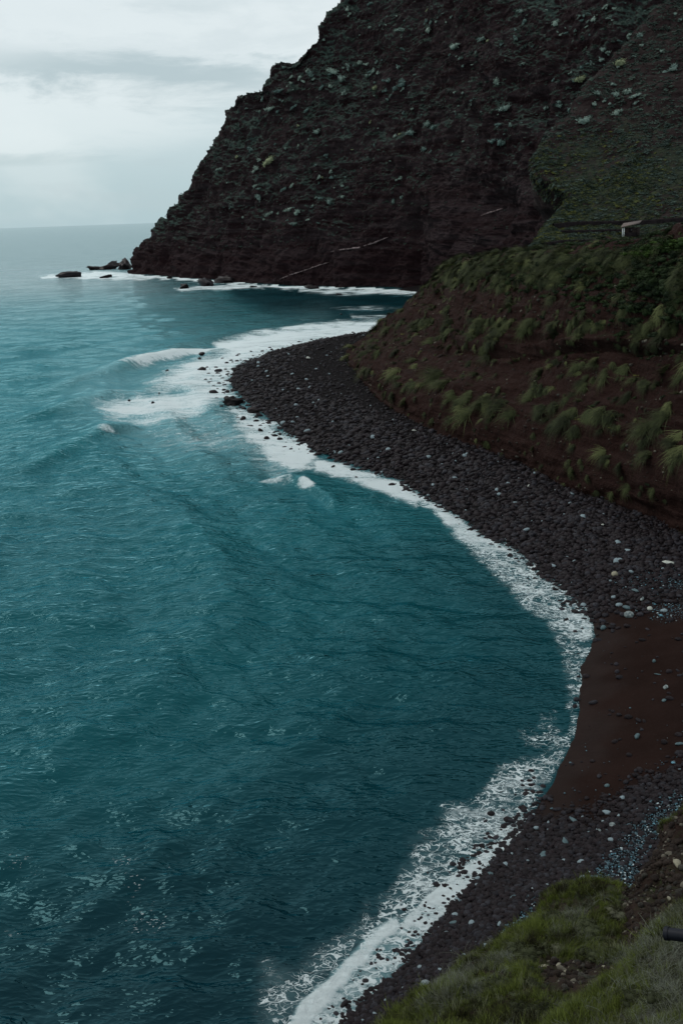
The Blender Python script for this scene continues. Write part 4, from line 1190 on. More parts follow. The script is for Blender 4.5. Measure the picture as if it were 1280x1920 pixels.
# ------------------------------------------------------------------ shrubs on the headland
def img_depth(G, N):
    u, v = project(G); return u, v
hu, hv = project(HEAD_G)
gu, gv = project(GREEN_G)
bu, bv = project(BL_G)
def find_on(G, N, U_, V_, px, py):
    d = (U_ - px) ** 2 + (V_ - py) ** 2
    dd = np.linalg.norm(G - CAM, axis=-1)
    m_ = d < max(d.min() * 1.01, 9.0)
    cand = np.where(m_, dd, 1e9)
    i = np.unravel_index(np.argmin(cand), cand.shape)
    return G[i], N[i]
SHM = [leafball('round_shrub_shape_%d' % i, 60 + i, 100, 0.2, 0.8) for i in range(5)]
for m_ in SHM: m_.materials.append(M_palesh)
LISTED = [(850, 92, 20, 'largest pale shrub high on the headland face, tall and ragged'), (640, 150, 17, 'broad pale shrub just below the small summit notch'),
 (504, 303, 22, 'wide pale shrub on the ledge in the middle of the seaward face'), (472, 280, 14, 'rounded pale shrub on the seaward edge below the knoll'), (541, 398, 16, 'pale shrub at the left of the row on the lower ledge'),
 (555, 402, 14, 'pale shrub next to it on the lower ledge, slightly right'), (619, 379, 13, 'pale rounded shrub above the pale rock vein'), (592, 248, 15, 'pale grey shrub in the centre of the seaward face'),
 (1163, 124, 18, 'large pale shrub beside the ridge at the upper right'), (1125, 145, 16, 'yellowish pale shrub on the ridge at the upper right'), (1115, 176, 15, 'pale shrub below the yellowish one on the ridge'),
 (1096, 230, 21, 'wide pale shrub on the lower end of the right ridge'), (1070, 208, 15, 'round pale shrub left of the widest one on the ridge'), (937, 267, 19, 'tall pale shrub low on the dark central face'),
 (957, 235, 11, 'small bright shrub above the tall one on the central face'), (812, 238, 12, 'creamy pale shrub left on the central face'), (796, 278, 12, 'bright pale shrub low on the central face'),
 (932, 152, 16, 'pale shrub in the middle of the upper face'), (905, 72, 14, 'pale shrub high in the middle of the upper face'), (985, 41, 15, 'pale shrub near the top edge of the face'),
 (968, 75, 11, 'pale shrub under the one near the top edge'), (1042, 45, 16, 'pale shrub near the top, left of the dark gully'), (1262, 130, 16, 'pale shrub near the right edge of the upper slope'),
 (1200, 68, 14, 'pale shrub on the ridge near the top right'), (1188, 184, 13, 'pale shrub on the slope right of the ridge'), (1155, 214, 14, 'pale shrub at the top of the green slope'),
 (675, 118, 12, 'bright pale shrub in the upper left cluster'), (688, 142, 11, 'pale shrub under the bright one in the upper left cluster'), (753, 58, 18, 'pale shrub near the top of the left face')]
def place_shrub(px, py, w_, label, group, onridge=None):
    use_green = (px > 1100 and py > 180 and inside(np.array([px]), np.array([py]), GB + [(1460, -60), (1460, 492)])[0]) or inside(np.array([px * 1.0]), np.array([py * 1.0]), GB + [(1460, -60), (1460, 492)])[0]
    if use_green: p_, n_ = find_on(GREEN_G, GREEN_N, gu, gv, px, py)
    else: p_, n_ = find_on(HEAD_G, HEAD_N, hu, hv, px, py)
    s = 1.2 * w_ / FPX * np.linalg.norm(p_ - CAM) / 2
    r2 = random.Random(px * 31 + py)
    v = Vector(n_ * 0.6 + np.array([0, 0, 0.6])).normalized()
    link('pale_shrub', SHM[r2.randrange(5)], None, label=label, cat='shrub', group=group, loc=p_ + n_ * s * 0.35,
         rot=(v.to_track_quat('Z', 'Y') @ Matrix.Rotation(r2.random() * 6.28, 3, 'Z').to_quaternion()).to_euler(), scale=(s * r2.uniform(.8, 1.3), s * r2.uniform(.6, 1), s * r2.uniform(.7, 1.15)))
GROUP_S = 'pale rounded shrubs dotting the headland'
for (px, py, w_, lab) in LISTED:
    place_shrub(px, py, w_, lab, GROUP_S)
rs_ = np.random.default_rng(77)
tried = 0; placed = 0; cent = [(rs_.uniform(470, 1280), rs_.uniform(0, 430)) for _ in range(60)]
while placed < 245 and tried < 9000:
    tried += 1
    if rs_.random() < 0.6:
        c_ = cent[rs_.integers(len(cent))]; px = c_[0] + rs_.normal() * 22; py = c_[1] + rs_.normal() * 14
    else:
        px = rs_.uniform(300, 1280); py = rs_.uniform(2, 430)
    sx_ = np.interp(py, sil[::-1, 1], sil[::-1, 0])
    if px < sx_ + 26 or px > 1275 or py < 3: continue
    if py > 300 + 0.0 * px and px > 760: continue
    if py > 420 or (py > 345 and px < 400): continue
    if inside(np.array([px]), np.array([py]), GB + [(1460, -60), (1460, 492)])[0] and py > 200: continue
    w_ = float(np.clip(rs_.lognormal(1.85, 0.5), 3.5, 18))
    zone = 'seaward' if px < 700 else ('central' if px < 1060 else 'right')
    lab = {'seaward': 'small pale grey green shrub on the seaward face of the headland', 'central': 'small pale grey green shrub on the dark central face of the headland',
           'right': 'small pale grey green shrub on the upper right slope of the headland'}[zone]
    lab = rel_label(('small ' if w_ < 6 else ('' if w_ < 9 else 'larger ')) + 'pale shrub', px, py, SHRUB_MARKS)
    place_shrub(px, py, w_, lab, 'small pale shrubs on the headland')
    placed += 1

# low growth, as a mass
UNP = [leafball('low_growth_clump_%d' % i, 90 + i, 34, 0.42, 0.6, 0.6, 2) for i in range(3)]
# the prototypes stand on the hillside themselves
def proto_obj(name, me, mat, p_, n_, s, label, cat, group=None):
    me.materials.clear(); me.materials.append(mat)
    return link(name, me, None, label=label, cat=cat, group=group, loc=p_, scale=(s, s, s))
pa = []
for i, (px, py) in enumerate([(560, 330), (700, 250), (420, 330)]):
    p_, n_ = find_on(HEAD_G, HEAD_N, hu, hv, px, py)
    pa.append(proto_obj('low_shrub', UNP[i], M_under, p_, n_, 1.3, ('low dark green shrub on the middle of the seaward face', 'low dark green shrub on the upper seaward face', 'low dark green shrub near the seaward edge')[i], 'shrub'))
vis = (hu > 230) & (hu < 1290) & (hv > -30) & (hv < 470)
vd = vis * np.clip(0.18 + HEAD_N[..., 2] + 1.2 * fbm(HEAD_G, 22.0, 3), 0.0, 1.5) * (0.30 + 0.7 * sstep(480, 300, hv)) * (hv < 470)
vd *= 1 - 0.85 * sstep(760, 840, hu) * sstep(280, 340, hv)
Pn, Nn = surface_sample(HEAD_G, HEAD_N, 26000, 31, vd)
s3 = np.clip(0.55 * np.exp(0.45 * r_.normal(size=len(Pn))), 0.25, 2.0)
gn_scatter('headland_undergrowth', Pn, np.stack([s3, s3, s3 * 0.8], 1), align(Nn, r_.random(len(Pn)) * 6.28, 0.5), pa, M_under, 'low scrub growing over the ledges of the headland')
vis = (gu < 1300) & (gv > -30) & (gv < 500)
colm = (np.arange(260) > 48)[None, :]
gd0 = vis * colm * (0.5 + fbm(GREEN_G, 14.0, 3)).clip(0.1)
lz = sstep(240, 350, gv + 60 * fbm(GREEN_G, 22.0, 3)) * (1 - 0.7 * sstep(1180, 1250, gu + 60 * fbm(GREEN_G, 30.0, 3)))
Pn, Nn = surface_sample(GREEN_G, GREEN_N, 7000, 35, gd0)
s3 = np.clip(0.5 * np.exp(0.4 * r_.normal(size=len(Pn))), 0.2, 1.4)
gn_scatter('upper_undergrowth', Pn, np.stack([s3, s3, s3 * 0.7], 1), align(Nn, r_.random(len(Pn)) * 6.28, 0.5), pa, M_under, 'dull green scrub on the upper right hillside')
Pn, Nn = surface_sample(GREEN_G, GREEN_N, 6500, 32, gd0 * lz)
s3 = np.clip(0.42 * np.exp(0.4 * r_.normal(size=len(Pn))), 0.2, 1.2)
gn_scatter('slope_undergrowth', Pn, np.stack([s3, s3, s3 * 0.7], 1), align(Nn, r_.random(len(Pn)) * 6.28, 0.5), pa, M_yel, 'low yellow green plants covering the slope above the terraces')

# ------------------------------------------------------------------ pale veins in the cliff
def vein(pts, wpx, label):
    pts = np.array(pts, float)
    q = []
    for (px, py) in pts:
        p_, n_ = find_on(HEAD_G, HEAD_N, hu, hv, px, py); q.append((p_, n_))
    P_ = np.array([a for a, _ in q]); N_ = np.array([b_ for _, b_ in q])
    # rock shelf: rough hexagonal section following the face
    n = 40
    tt = np.linspace(0, len(P_) - 1, n)
    C = np.stack([np.interp(tt, np.arange(len(P_)), P_[:, k_]) for k_ in range(3)], 1); Nn_ = np.stack([np.interp(tt, np.arange(len(P_)), N_[:, k_]) for k_ in range(3)], 1)
    Nn_ /= np.linalg.norm(Nn_, axis=1)[:, None]
    T = np.gradient(C, axis=0); T /= np.linalg.norm(T, axis=1)[:, None]
    S = np.cross(T, Nn_)
    V_ = []
    for i in range(n):
        wd = wpx / FPX * np.linalg.norm(C[i] - CAM) * 0.5 * (0.5 + 0.9 * random.random()) * min(1, 0.25 + 4 * min(i, n - 1 - i) / n)
        for a in range(6):
            an = a / 6 * 6.283
            V_.append(C[i] + Nn_[i] * (0.5 + math.cos(an) * wd * 0.8) + S[i] * math.sin(an) * wd + rng.normal(size=3) * 0.12)
    F_ = [(i * 6 + a, i * 6 + (a + 1) % 6, (i + 1) * 6 + (a + 1) % 6, (i + 1) * 6 + a) for i in range(n - 1) for a in range(6)]
    link('rock_vein', mesh_from('rock_vein', np.array(V_), np.array(F_), False), M_dyke, label=label, cat='rock vein', group='pale veins in the headland rock')
vein([(621, 474), (645, 469), (670, 464), (700, 454), (726, 446)], 3.2, 'longest pale rock vein slanting up the lower headland face')
vein([(523, 523), (545, 514), (570, 506), (592, 498), (616, 492)], 1.8, 'thin pale rock vein just above the headland surf')
vein([(900, 405), (915, 399), (928, 394), (941, 389)], 2.6, 'short pale rock vein in the dark hollow left of the terraces')

# ------------------------------------------------------------------ terraces and the hut
def terrace_wall(pts, hpx, label):
    """dry stone retaining wall following the slope"""
    P_ = [find_on(GREEN_G, GREEN_N, gu, gv, px, py)[0] for (px, py) in pts]
    P_ = np.array(P_)
    n = 70; tt = np.linspace(0, len(P_) - 1, n)
    C = np.stack([np.interp(tt, np.arange(len(P_)), P_[:, k_]) for k_ in range(3)], 1)
    T = np.gradient(C, axis=0); T[:, 2] = 0; T /= np.linalg.norm(T, axis=1)[:, None]
    O = np.stack([T[:, 1], -T[:, 0], T[:, 0] * 0], 1)
    O *= np.sign((O * (CAM - C)).sum(1))[:, None]
    hh = hpx / FPX * np.linalg.norm(C[0] - CAM)
    V_ = []
    for i in range(n):
        e = 0.12 * rng.normal(size=3)
        V_ += [C[i] + O[i] * 1.6 + [0, 0, -1.0], C[i] + O[i] * (1.35 + e[0]) + [0, 0, hh * 0.35], C[i] + O[i] * (1.3 + e[0]) + [0, 0, hh + 0.4 * e[1]], C[i] + O[i] * 0.2 + [0, 0, hh + 0.4 * e[2]], C[i] - O[i] * 0.2 + [0, 0, -1.0]]
    F_ = [(i * 5 + a, i * 5 + a + 1, (i + 1) * 5 + a + 1, (i + 1) * 5 + a) for i in range(n - 1) for a in range(4)]
    link('terrace_wall', mesh_from('terrace_wall', np.array(V_), np.array(F_), False), M_wall, label=label, cat='wall', group='dry stone terrace walls')
terrace_wall([(1034, 420), (1080, 420), (1130, 419), (1165, 417), (1200, 415), (1270, 410), (1340, 405)], 3.4, 'topmost dark terrace wall running behind the hut')
terrace_wall([(1052, 432), (1100, 432), (1140, 431), (1168, 430)], 2.8, 'middle dark terrace wall ending at the hut')
terrace_wall([(1012, 455), (1050, 452), (1090, 450), (1125, 449)], 2.4, 'lowest dark terrace wall above the dark bushes')
hut_p, _ = find_on(GREEN_G, GREEN_N, gu, gv, 1166, 436)
hut_d = np.linalg.norm(hut_p - CAM)
px2m = hut_d / FPX
hut = bpy.data.objects.new('hut', None); col.objects.link(hut)
hut['label'] = 'small hut with a pale sloping roof on the terraces above the bushes'; hut['category'] = 'hut'
fwd_h = (CAM - hut_p); fwd_h[2] = 0; fwd_h /= np.linalg.norm(fwd_h)
hut.location = hut_p + fwd_h * 3.5 + np.array([0, 0, 0.0]); hut.rotation_euler = (0, 0, math.radians(-26))
def boxm(name, x0, x1, y0, y1, z0, z1, mat, parent, loc=None, shear=0.0):
    V_ = np.array([(x, y, z_ + shear * (x - x0)) for x in (x0, x1) for y in (y0, y1) for z_ in (z0, z1)], float)
    F_ = np.array([(0, 1, 3, 2), (4, 6, 7, 5), (0, 4, 5, 1), (2, 3, 7, 6), (0, 2, 6, 4), (1, 5, 7, 3)])
    return link(name, mesh_from(name, V_, F_, False), mat, parent=parent)
L_, W_, Hh = 3.9, 3.0, 1.55
boxm('wall', 0.0, L_, 0.3, W_, -1.5, Hh, M_hutdark, hut)
boxm('plinth', -0.05, L_ + 0.05, 0.22, 0.30, -1.5, 0.35, M_wall, hut)
g_ = boxm('door', 1.6, 2.4, 0.24, 0.297, 0.36, 1.45, M_wall, hut); boxm('handle', 2.25, 2.32, 0.20, 0.235, 0.9, 0.98, M_white, g_)
boxm('post', 0.0, 0.26, 0.0, 0.20, -0.8, Hh, M_white, hut)
boxm('post', 0.40, 0.62, -0.02, 0.16, -0.8, Hh, M_white, hut)
boxm('post', L_ - 0.2, L_, 0.0, 0.18, -0.8, Hh, M_hutdark, hut)
# mono-pitch roof leaning towards the sea
V_ = np.array([(-0.3, -0.35, Hh + .02), (L_ + .3, -0.35, Hh + .9), (L_ + .3, W_ + .2, Hh + 1.5), (-0.3, W_ + .2, Hh + .9)]);
V_ = np.concatenate([V_, V_ + [0, 0, 0.16]])
F_ = np.array([(3, 2, 1, 0), (4, 5, 6, 7), (0, 1, 5, 4), (1, 2, 6, 5), (2, 3, 7, 6), (3, 0, 4, 7)])
link('roof', mesh_from('roof', V_, F_, False), M_roof, parent=hut)

# ------------------------------------------------------------------ growth on the bluff
TFM = [tuft_mesh('hanging_tuft_%d' % i, 120 + i, 140, 1.0, 0.42, 0.018, 1.5, 0.50, 4, 0.45) for i in range(4)]
for m_ in TFM: m_.materials.append(M_tuft)
TUFTS = [(850, 520, 34), (862, 505, 26), (838, 535, 24), (885, 512, 26), (905, 500, 24), (925, 498, 26), (990, 497, 24), (700, 640, 22), (680, 655, 20), (722, 622, 18), (750, 605, 20), (740, 700, 26), (690, 690, 22), (800, 640, 22),
         (820, 700, 40), (832, 715, 36), (845, 735, 26), (865, 755, 26), (885, 740, 26), (900, 745, 34), (915, 760, 26), (930, 760, 34), (870, 770, 30), (990, 740, 30), (1005, 725, 30), (1015, 735, 26), (1080, 690, 28), (1090, 720, 28),
         (1110, 680, 26), (1070, 745, 26), (1055, 780, 34), (1040, 800, 30), (1075, 775, 34), (1095, 770, 34), (1120, 770, 34), (1150, 775, 30), (1085, 800, 30), (1180, 740, 26), (1195, 715, 26), (1210, 800, 36), (1235, 790, 34), (1250, 770, 30),
         (1255, 830, 36), (1270, 820, 36), (1280, 845, 34), (1200, 830, 30), (1165, 690, 24), (1240, 590, 30), (1262, 575, 28), (1275, 560, 26), (780, 680, 24), (770, 720, 22), (1010, 765, 28), (955, 770, 26), (1135, 700, 24), (1275, 700, 26), (710, 665, 22), (655, 668, 18)]
def zone_b(px, py):
    if py < 560: return 'hanging grass tuft on the crest of the bluff'
    if px < 780: return 'hanging grass tuft on the nose of the bluff above the spit'
    if px < 1000: return 'hanging grass tuft over the undercut in the middle of the bluff'
    return 'hanging grass tuft over the undercut at the right of the bluff'
for (px, py, w_) in TUFTS:
    for q in range(2):
        px_, py_ = px + random.uniform(-9, 9), py + random.uniform(-8, 8)
        p_, n_ = find_on(BL_G, BL_N, bu, bv, px_, py_)
        s = w_ / FPX * np.linalg.norm(p_ - CAM) * random.uniform(0.5, 0.98)
        link('grass_tuft', TFM[random.randrange(4)], None, label=rel_label(('long ' if s > 2.2 else 'short ') + 'hanging grass tuft', px_, py_, TUFT_MARKS), cat='grass tuft', group='hanging grass tufts on the bluff', loc=p_ - n_ * 0.1,
             rot=drape(n_, random.uniform(-.35, .35)), scale=(s, s, s * .8))
# yellow-green leafy clusters
YLM = leafball('yellow_leaf_cluster', 140, 60, 0.2, 0.7, 0.25, 4); YLM.materials.append(M_yfl)
YEL = [(855, 520, 12, 'yellow green plant on the left crest of the bluff'), (972, 493, 16, 'bright yellow green plant on the crest of the bluff'), (1050, 517, 12, 'yellow green plant under the dark bushes'), (1092, 530, 12, 'yellow green plant right of centre under the dark bushes'),
       (1085, 785, 16, 'yellow green plant hanging at the undercut edge'), (1145, 780, 18, 'larger yellow green plant hanging over the undercut'), (1148, 802, 12, 'yellow green plant lowest on the undercut lip'), (1005, 730, 12, 'yellow green plant among grass on the bluff slope'),
       (750, 720, 12, 'yellow green plant low on the nose of the bluff'), (755, 625, 10, 'yellow green plant high on the nose of the bluff'), (1196, 705, 12, 'yellow green plant on the right of the bluff slope'), (940, 752, 12, 'yellow green plant over the middle undercut')]
for (px, py, w_, lab) in YEL:
    p_, n_ = find_on(BL_G, BL_N, bu, bv, px, py); s = w_ / FPX * np.linalg.norm(p_ - CAM) * 0.55
    link('leafy_plant', YLM, None, label=lab, cat='plant', loc=p_, rot=(0, 0, random.random() * 6), scale=(s, s, s * .8))
# fine growth and stones on the bluff face
br = np.arange(380)[:, None] / 379.0 + 0 * bu
clus = sstep(0.05, 0.35, fbm(np.stack([bu / 40 + bv / 55, bv / 160, bu * 0], -1), 1.0, 3))
dn = clus * ((bv > 600) & (bv < 900)) * sstep(0.16, 0.24, br) + 0.8 * (bv < 540) * (bv > 470) * sstep(0.0, 0.3, fbm(BL_G, 6.0, 2) + 0.1)
dn = dn * (bu > 640) * (bu < 1300)
Pn, Nn = surface_sample(BL_G, BL_N, 13000, 33, dn + 0.02)
s3 = np.clip(0.68 * np.exp(0.5 * r_.normal(size=len(Pn))), 0.2, 2.1)
tp = [o for o in col.objects if o.name.startswith('grass_tuft')][:6]
gn_scatter('bluff_grass', Pn, np.stack([s3, s3, s3], 1), np.array([drape(a_, random.uniform(-.5, .5))[:] for a_ in Nn]), tp, M_tuft, 'thin grass streaks growing down the bluff')
dn = ((bv > 480) & (bv < 1000) & (bu < 1300)) * (0.4 + fbm(BL_G, 5.0, 2)).clip(0.05)
Pn, Nn = surface_sample(BL_G, BL_N, 9000, 34, dn)
s3 = np.clip(0.10 * np.exp(0.5 * r_.normal(size=len(Pn))), 0.04, 0.4)
gn_scatter('bluff_rubble', Pn, np.stack([s3, s3, s3], 1), np.stack([s3 * 0, s3 * 0, r_.random(len(Pn)) * 6.28], 1), first, M_rubble, 'loose stones bedded in the earth of the bluff')

# dark bushes crowding the crest
BSM = [leafball('bush_shape_%d' % i, 150 + i, 420, 0.13, 0.8, 0.75, 7) for i in range(4)]
for m_ in BSM: m_.materials.append(M_bush)
BSL = [m_.copy() for m_ in BSM]
for m_ in BSL: m_.materials.clear(); m_.materials.append(M_lush)
nbush = 0
bushes = []
rb = np.random.default_rng(44)
CREST = ([860, 905, 985, 1040, 1140, 1175, 1200, 1240, 1300], [500, 492, 486, 480, 470, 466, 460, 452, 440])
for k in range(2500):
    px = rb.uniform(880, 1300)
    lo = np.interp(px, *CREST)
    py = lo + abs(rb.normal()) * np.interp(px, [880, 1000, 1150, 1300], [8, 22, 45, 60])
    if any((abs(px - a) < 11 and abs(py - b_) < 7) for a, b_ in bushes): continue
    p_, n_ = find_on(BL_G, BL_N, bu, bv, px, py)
    bushes.append((px, py))
    lushb = px > 1185 and py < lo + 26
    s = rb.uniform(0.7, 1.45) * (1.15 if px > 1180 else 0.8)
    lab = rel_label('bright green bush' if lushb else rb.choice(['dark bush', 'low dark bush', 'dark spreading bush']), px, py, BUSH_MARKS)
    link('bush', (BSL if lushb else BSM)[k % 4], None, label=lab, cat='bush', group='bushes on top of the bluff',
         loc=p_ + n_ * 0.1 - np.array([0, 0, 0.2]), rot=(0, 0, rb.random() * 6.28), scale=(s, s, s * rb.uniform(.6, 1.0)))
    nbush += 1
    if nbush >= 240: break
lo_ = np.interp(bu, *CREST)
dn = (bu > 840) * (bu < 1300) * (bv > lo_ - 30) * np.exp(-np.maximum(bv - lo_, 0) / np.interp(bu, [850, 1000, 1150, 1300], [12, 30, 70, 95])) * (0.5 + fbm(BL_G, 5.0, 3)).clip(0.05)
Pn, Nn = surface_sample(BL_G, BL_N, 4200, 52, dn)
s3 = np.clip(0.34 * np.exp(0.45 * rb.normal(size=len(Pn))), 0.12, 0.9)
gn_scatter('thicket', Pn, np.stack([s3, s3, s3 * 0.8], 1), align(Nn, rb.random(len(Pn)) * 6.28, 0.4), [o for o in col.objects if o.name.startswith('bush')][:4], M_bush, 'dense dark scrub matting the top of the bluff')

# ------------------------------------------------------------------ foreground grass
GTM = [tuft_mesh('grass_clump_%d' % i, 200 + i, 34, 0.42, 0.16, 0.007, 0.55, 0.4, 3) for i in range(5)]
DTM = [tuft_mesh('dry_stems_%d' % i, 220 + i, 26, 0.5, 0.2, 0.005, 1.2, 0.7, 4) for i in range(4)]
fu, fv = project(BK_G); nu, nv_ = project(NB_G)
def protos_on(G, N, U_, V_, meshes, mat, spots, label, name, cat):
    out = []
    for m_, (px, py) in zip(meshes, spots):
        m_.materials.clear(); m_.materials.append(mat)
        p_, n_ = find_on(G, N, U_, V_, px, py)
        out.append(link(name, m_, None, label=label, cat=cat, group=name.replace('_', ' ') + 's on the bank', loc=p_))
    return out
gp = protos_on(BK_G, BK_N, fu, fv, GTM, M_grass, [(880, 1850), (960, 1870), (1050, 1720), (1110, 1700), (820, 1890)], 'green grass clump on the bank', 'grass_clump', 'grass clump')
dp = protos_on(NB_G, NB_N, nu, nv_, DTM, M_dry, [(1210, 1800), (1250, 1780), (1260, 1850), (1180, 1860)], 'dry pale stems standing in the near slope', 'dry_stem_clump', 'dry plant')
BARE = [[(1005, 1800), (1060, 1795), (1160, 1800), (1165, 1850), (1120, 1880), (1020, 1865)], [(1165, 1650), (1225, 1560), (1300, 1480), (1420, 1400), (1420, 1760), (1260, 1760), (1200, 1800), (1165, 1800), (1170, 1720)]]
def bare(u, v, P, blur=8, k=25):
    m = 0
    for q in BARE: m = np.maximum(m, sstep(-blur, blur, sdf(u, v, q) + k * fbm(P, 1.5, 3)))
    return m
dark = sstep(0.0, 0.35, fbm(BK_G, 2.6, 3))
dn = (1 - bare(fu, fv, BK_G)) * (0.35 + 0.9 * sstep(-0.3, 0.2, fbm(BK_G, 1.8, 3))) * (fv < 2050)
Pn, Nn = surface_sample(BK_G, BK_N, 20000, 41, dn)
s3 = np.exp(0.35 * r_.normal(size=len(Pn))) * (0.40 + 0.30 * sstep(-0.2, 0.4, fbm(Pn, 2.0, 3)))
gn_scatter('bank_grass', Pn, np.stack([s3, s3, s3], 1), align(Nn, r_.random(len(Pn)) * 6.28, 0.5), gp, M_grass, 'long green grass covering the bank')
dn = (1 - bare(fu, fv, BK_G)) * sstep(0.05, 0.35, fbm(BK_G + 9, 2.2, 3)) * (fv < 2050)
Pn, Nn = surface_sample(BK_G, BK_N, 2600, 42, dn)
s3 = np.exp(0.3 * r_.normal(size=len(Pn))) * 0.7
gn_scatter('bank_dry_stems', Pn, np.stack([s3, s3, s3], 1), align(Nn, r_.random(len(Pn)) * 6.28, 0.6), dp, M_dry, 'pale dry stems tangled in the bank grass')
dn = (nv_ < 2050) * (0.4 + sstep(-0.2, 0.3, fbm(NB_G, 1.5, 3)))
Pn, Nn = surface_sample(NB_G, NB_N, 4200, 43, dn)
s3 = np.exp(0.3 * r_.normal(size=len(Pn))) * 0.42
gn_scatter('near_grass', Pn, np.stack([s3, s3, s3], 1), align(Nn, r_.random(len(Pn)) * 6.28, 0.6), gp, M_grass, 'long green grass on the nearest slope')
dn = (nv_ < 2050) * sstep(1120, 1260, nu) + 0.15
Pn, Nn = surface_sample(NB_G, NB_N, 2600, 44, dn)
s3 = np.exp(0.3 * r_.normal(size=len(Pn))) * 0.5
gn_scatter('near_dry_stems', Pn, np.stack([s3, s3, s3], 1), align(Nn, r_.random(len(Pn)) * 6.28, 0.7), dp, M_dry, 'tangle of pale dry stems on the nearest slope')
SCR = [(985, 1790, 60, 'low grey green scrub on the left shoulder of the tall mound'), (1045, 1735, 70, 'dark scrub on the crest of the tall mound'), (1110, 1745, 64, 'tangled scrub right of the crest of the tall mound'), (1165, 1720, 44, 'scrub hanging at the edge of the dark cleft'),
       (945, 1855, 56, 'dull scrub above the stony hollow'), (1000, 1850, 40, 'low scrub at the left edge of the stony hollow'), (905, 1890, 50, 'brownish scrub in the lower grass'), (1190, 1880, 60, 'dark scrub low on the near slope'), (1245, 1890, 66, 'dry scrub in the lower right corner')]
SCM = [leafball('scrub_shape_%d' % i, 170 + i, 1100, 0.075, 0.75, 0.62, 8) for i in range(3)]
M_scrub = leaf_mat('scrub_leaf', (.022, .024, .012), (.050, .056, .028), 0.8, (.09, .09, .06), 0.1)
for m_ in SCM: m_.materials.append(M_scrub)
SCR_MARKS = [(985, 1790, 'the left shoulder of the tall mound'), (1110, 1700, 'the crest of the tall mound'), (1085, 1830, 'the stony hollow'), (820, 1870, 'the pale boulder by the grass'), (960, 1900, 'the middle of the lower grass'), (1200, 1870, 'the near slope')]
for k in range(30):
    q_ = random.choice([(1060, 1760, 60, 40), (1060, 1760, 60, 40), (930, 1870, 60, 30), (1130, 1900, 60, 20)])
    px, py = random.gauss(q_[0], q_[2]), random.gauss(q_[1], q_[3])
    if py < np.interp(px, [860, 930, 990, 1050, 1120, 1190], [1850, 1815, 1768, 1712, 1690, 1715]) or px > 1165 or bool(inside(np.array([px]), np.array([py]), [(1005, 1800), (1060, 1795), (1160, 1800), (1165, 1850), (1120, 1880), (1020, 1865)])[0]): continue
    SCR.append((px, py, random.uniform(26, 52), rel_label(random.choice(['low round scrub', 'low spreading scrub', 'small dull scrub']), px, py, SCR_MARKS)))
for k, (px, py, w_, lab) in enumerate(SCR):
    g3 = (NB_G, NB_N, nu, nv_) if px > 1180 and py > 1850 else (BK_G, BK_N, fu, fv)
    p_, n_ = find_on(*g3, px, py); s = w_ / FPX * np.linalg.norm(p_ - CAM) / 2
    link('scrub', SCM[k % 3], None, label=lab, cat='shrub', group='low scrub clumps on the bank', loc=p_ + [0, 0, s * .02], rot=(0, 0, k * 2.1), scale=(s, s * .9, s * .75))
# bare stony patches: larger stones as things, rubble as a mass
bz = bare(fu, fv, BK_G, 6, 12) * (fu < 1300) * (fv < 1900)
Pn, Nn = surface_sample(BK_G, BK_N, 3600, 45, bz)
s3 = np.clip(0.055 * np.exp(0.55 * r_.normal(size=len(Pn))), 0.02, 0.2)
gn_scatter('bank_rubble', Pn, np.stack([s3, s3, s3], 1), np.stack([r_.random(len(Pn)) * 3, s3 * 0, r_.random(len(Pn)) * 6.28], 1), first, M_rubble, 'brown rubble in the bare hollows of the bank')
HOLLOW_MARKS = [(1016, 1800, 'the upper left corner of the stony hollow'), (1074, 1846, 'the middle of the stony hollow'), (1150, 1812, 'the right end of the stony hollow'), (1112, 1868, 'the lower rim of the stony hollow')]
STEM_MARKS = [(1250, 1750, 'the black pipe'), (1190, 1815, 'the looping stem'), (1110, 1868, 'the left end of the near slope'), (1160, 1900, 'the bottom of the near slope'), (1270, 1850, 'the lower right corner')]
bank_st = [(1016, 1815, 20), (1028, 1825, 13), (1038, 1835, 14), (1048, 1812, 12), (1065, 1848, 13), (1074, 1840, 16), (1082, 1852, 14), (1094, 1856, 12), (1116, 1846, 15), (1112, 1858, 14), (1100, 1826, 10), (1118, 1820, 10), (1060, 1822, 12), (1140, 1836, 9), (1154, 1812, 10), (1130, 1812, 9), (1030, 1808, 9), (1088, 1815, 9), (1125, 1868, 11)]
for k, (px, py, w_) in enumerate(bank_st):
    p_, n_ = find_on(BK_G, BK_N, fu, fv, px, py); s = w_ / FPX * np.linalg.norm(p_ - CAM) / 2
    link('bank_stone', mm(ROCKS[k % 13], M_rubble if k % 3 else M_tan), None, label=rel_label(('larger ' if w_ > 13 else 'small ') + ('brown', 'brown', 'pale tan')[0 if k % 3 else 2] + ' stone', px, py, HOLLOW_MARKS), cat='stone', group='stones in the bare hollow', loc=p_ + [0, 0, s * .2], rot=(0, 0, k * 1.3), scale=(s, s * .8, s * .7))
bank_bo = [(1238, 1622, 26, 'grey brown boulder at the left of the rocky bank near the right edge'), (1272, 1622, 24, 'pale flat boulder on the rocky bank at the right edge'), (1268, 1580, 26, 'tall dark boulder at the top of the rocky bank'), (1255, 1685, 12, 'small pale pointed stone in the dark rocky cleft'),
           (1230, 1650, 22, 'dark boulder in the middle of the rocky cleft'), (1262, 1655, 20, 'brown boulder above the small pointed stone'), (1212, 1748, 14, 'small blue grey stone deep in the dark cleft'), (1215, 1700, 22, 'dark boulder half buried in the cleft'),
           (1245, 1712, 20, 'dark brown boulder at the lower right of the cleft'), (1184, 1788, 24, 'block of dark rock at the bottom of the cleft'), (1200, 1650, 20, 'dark rock where the cleft meets the pebbles'), (1250, 1600, 16, 'dark stone between the two upper boulders')]
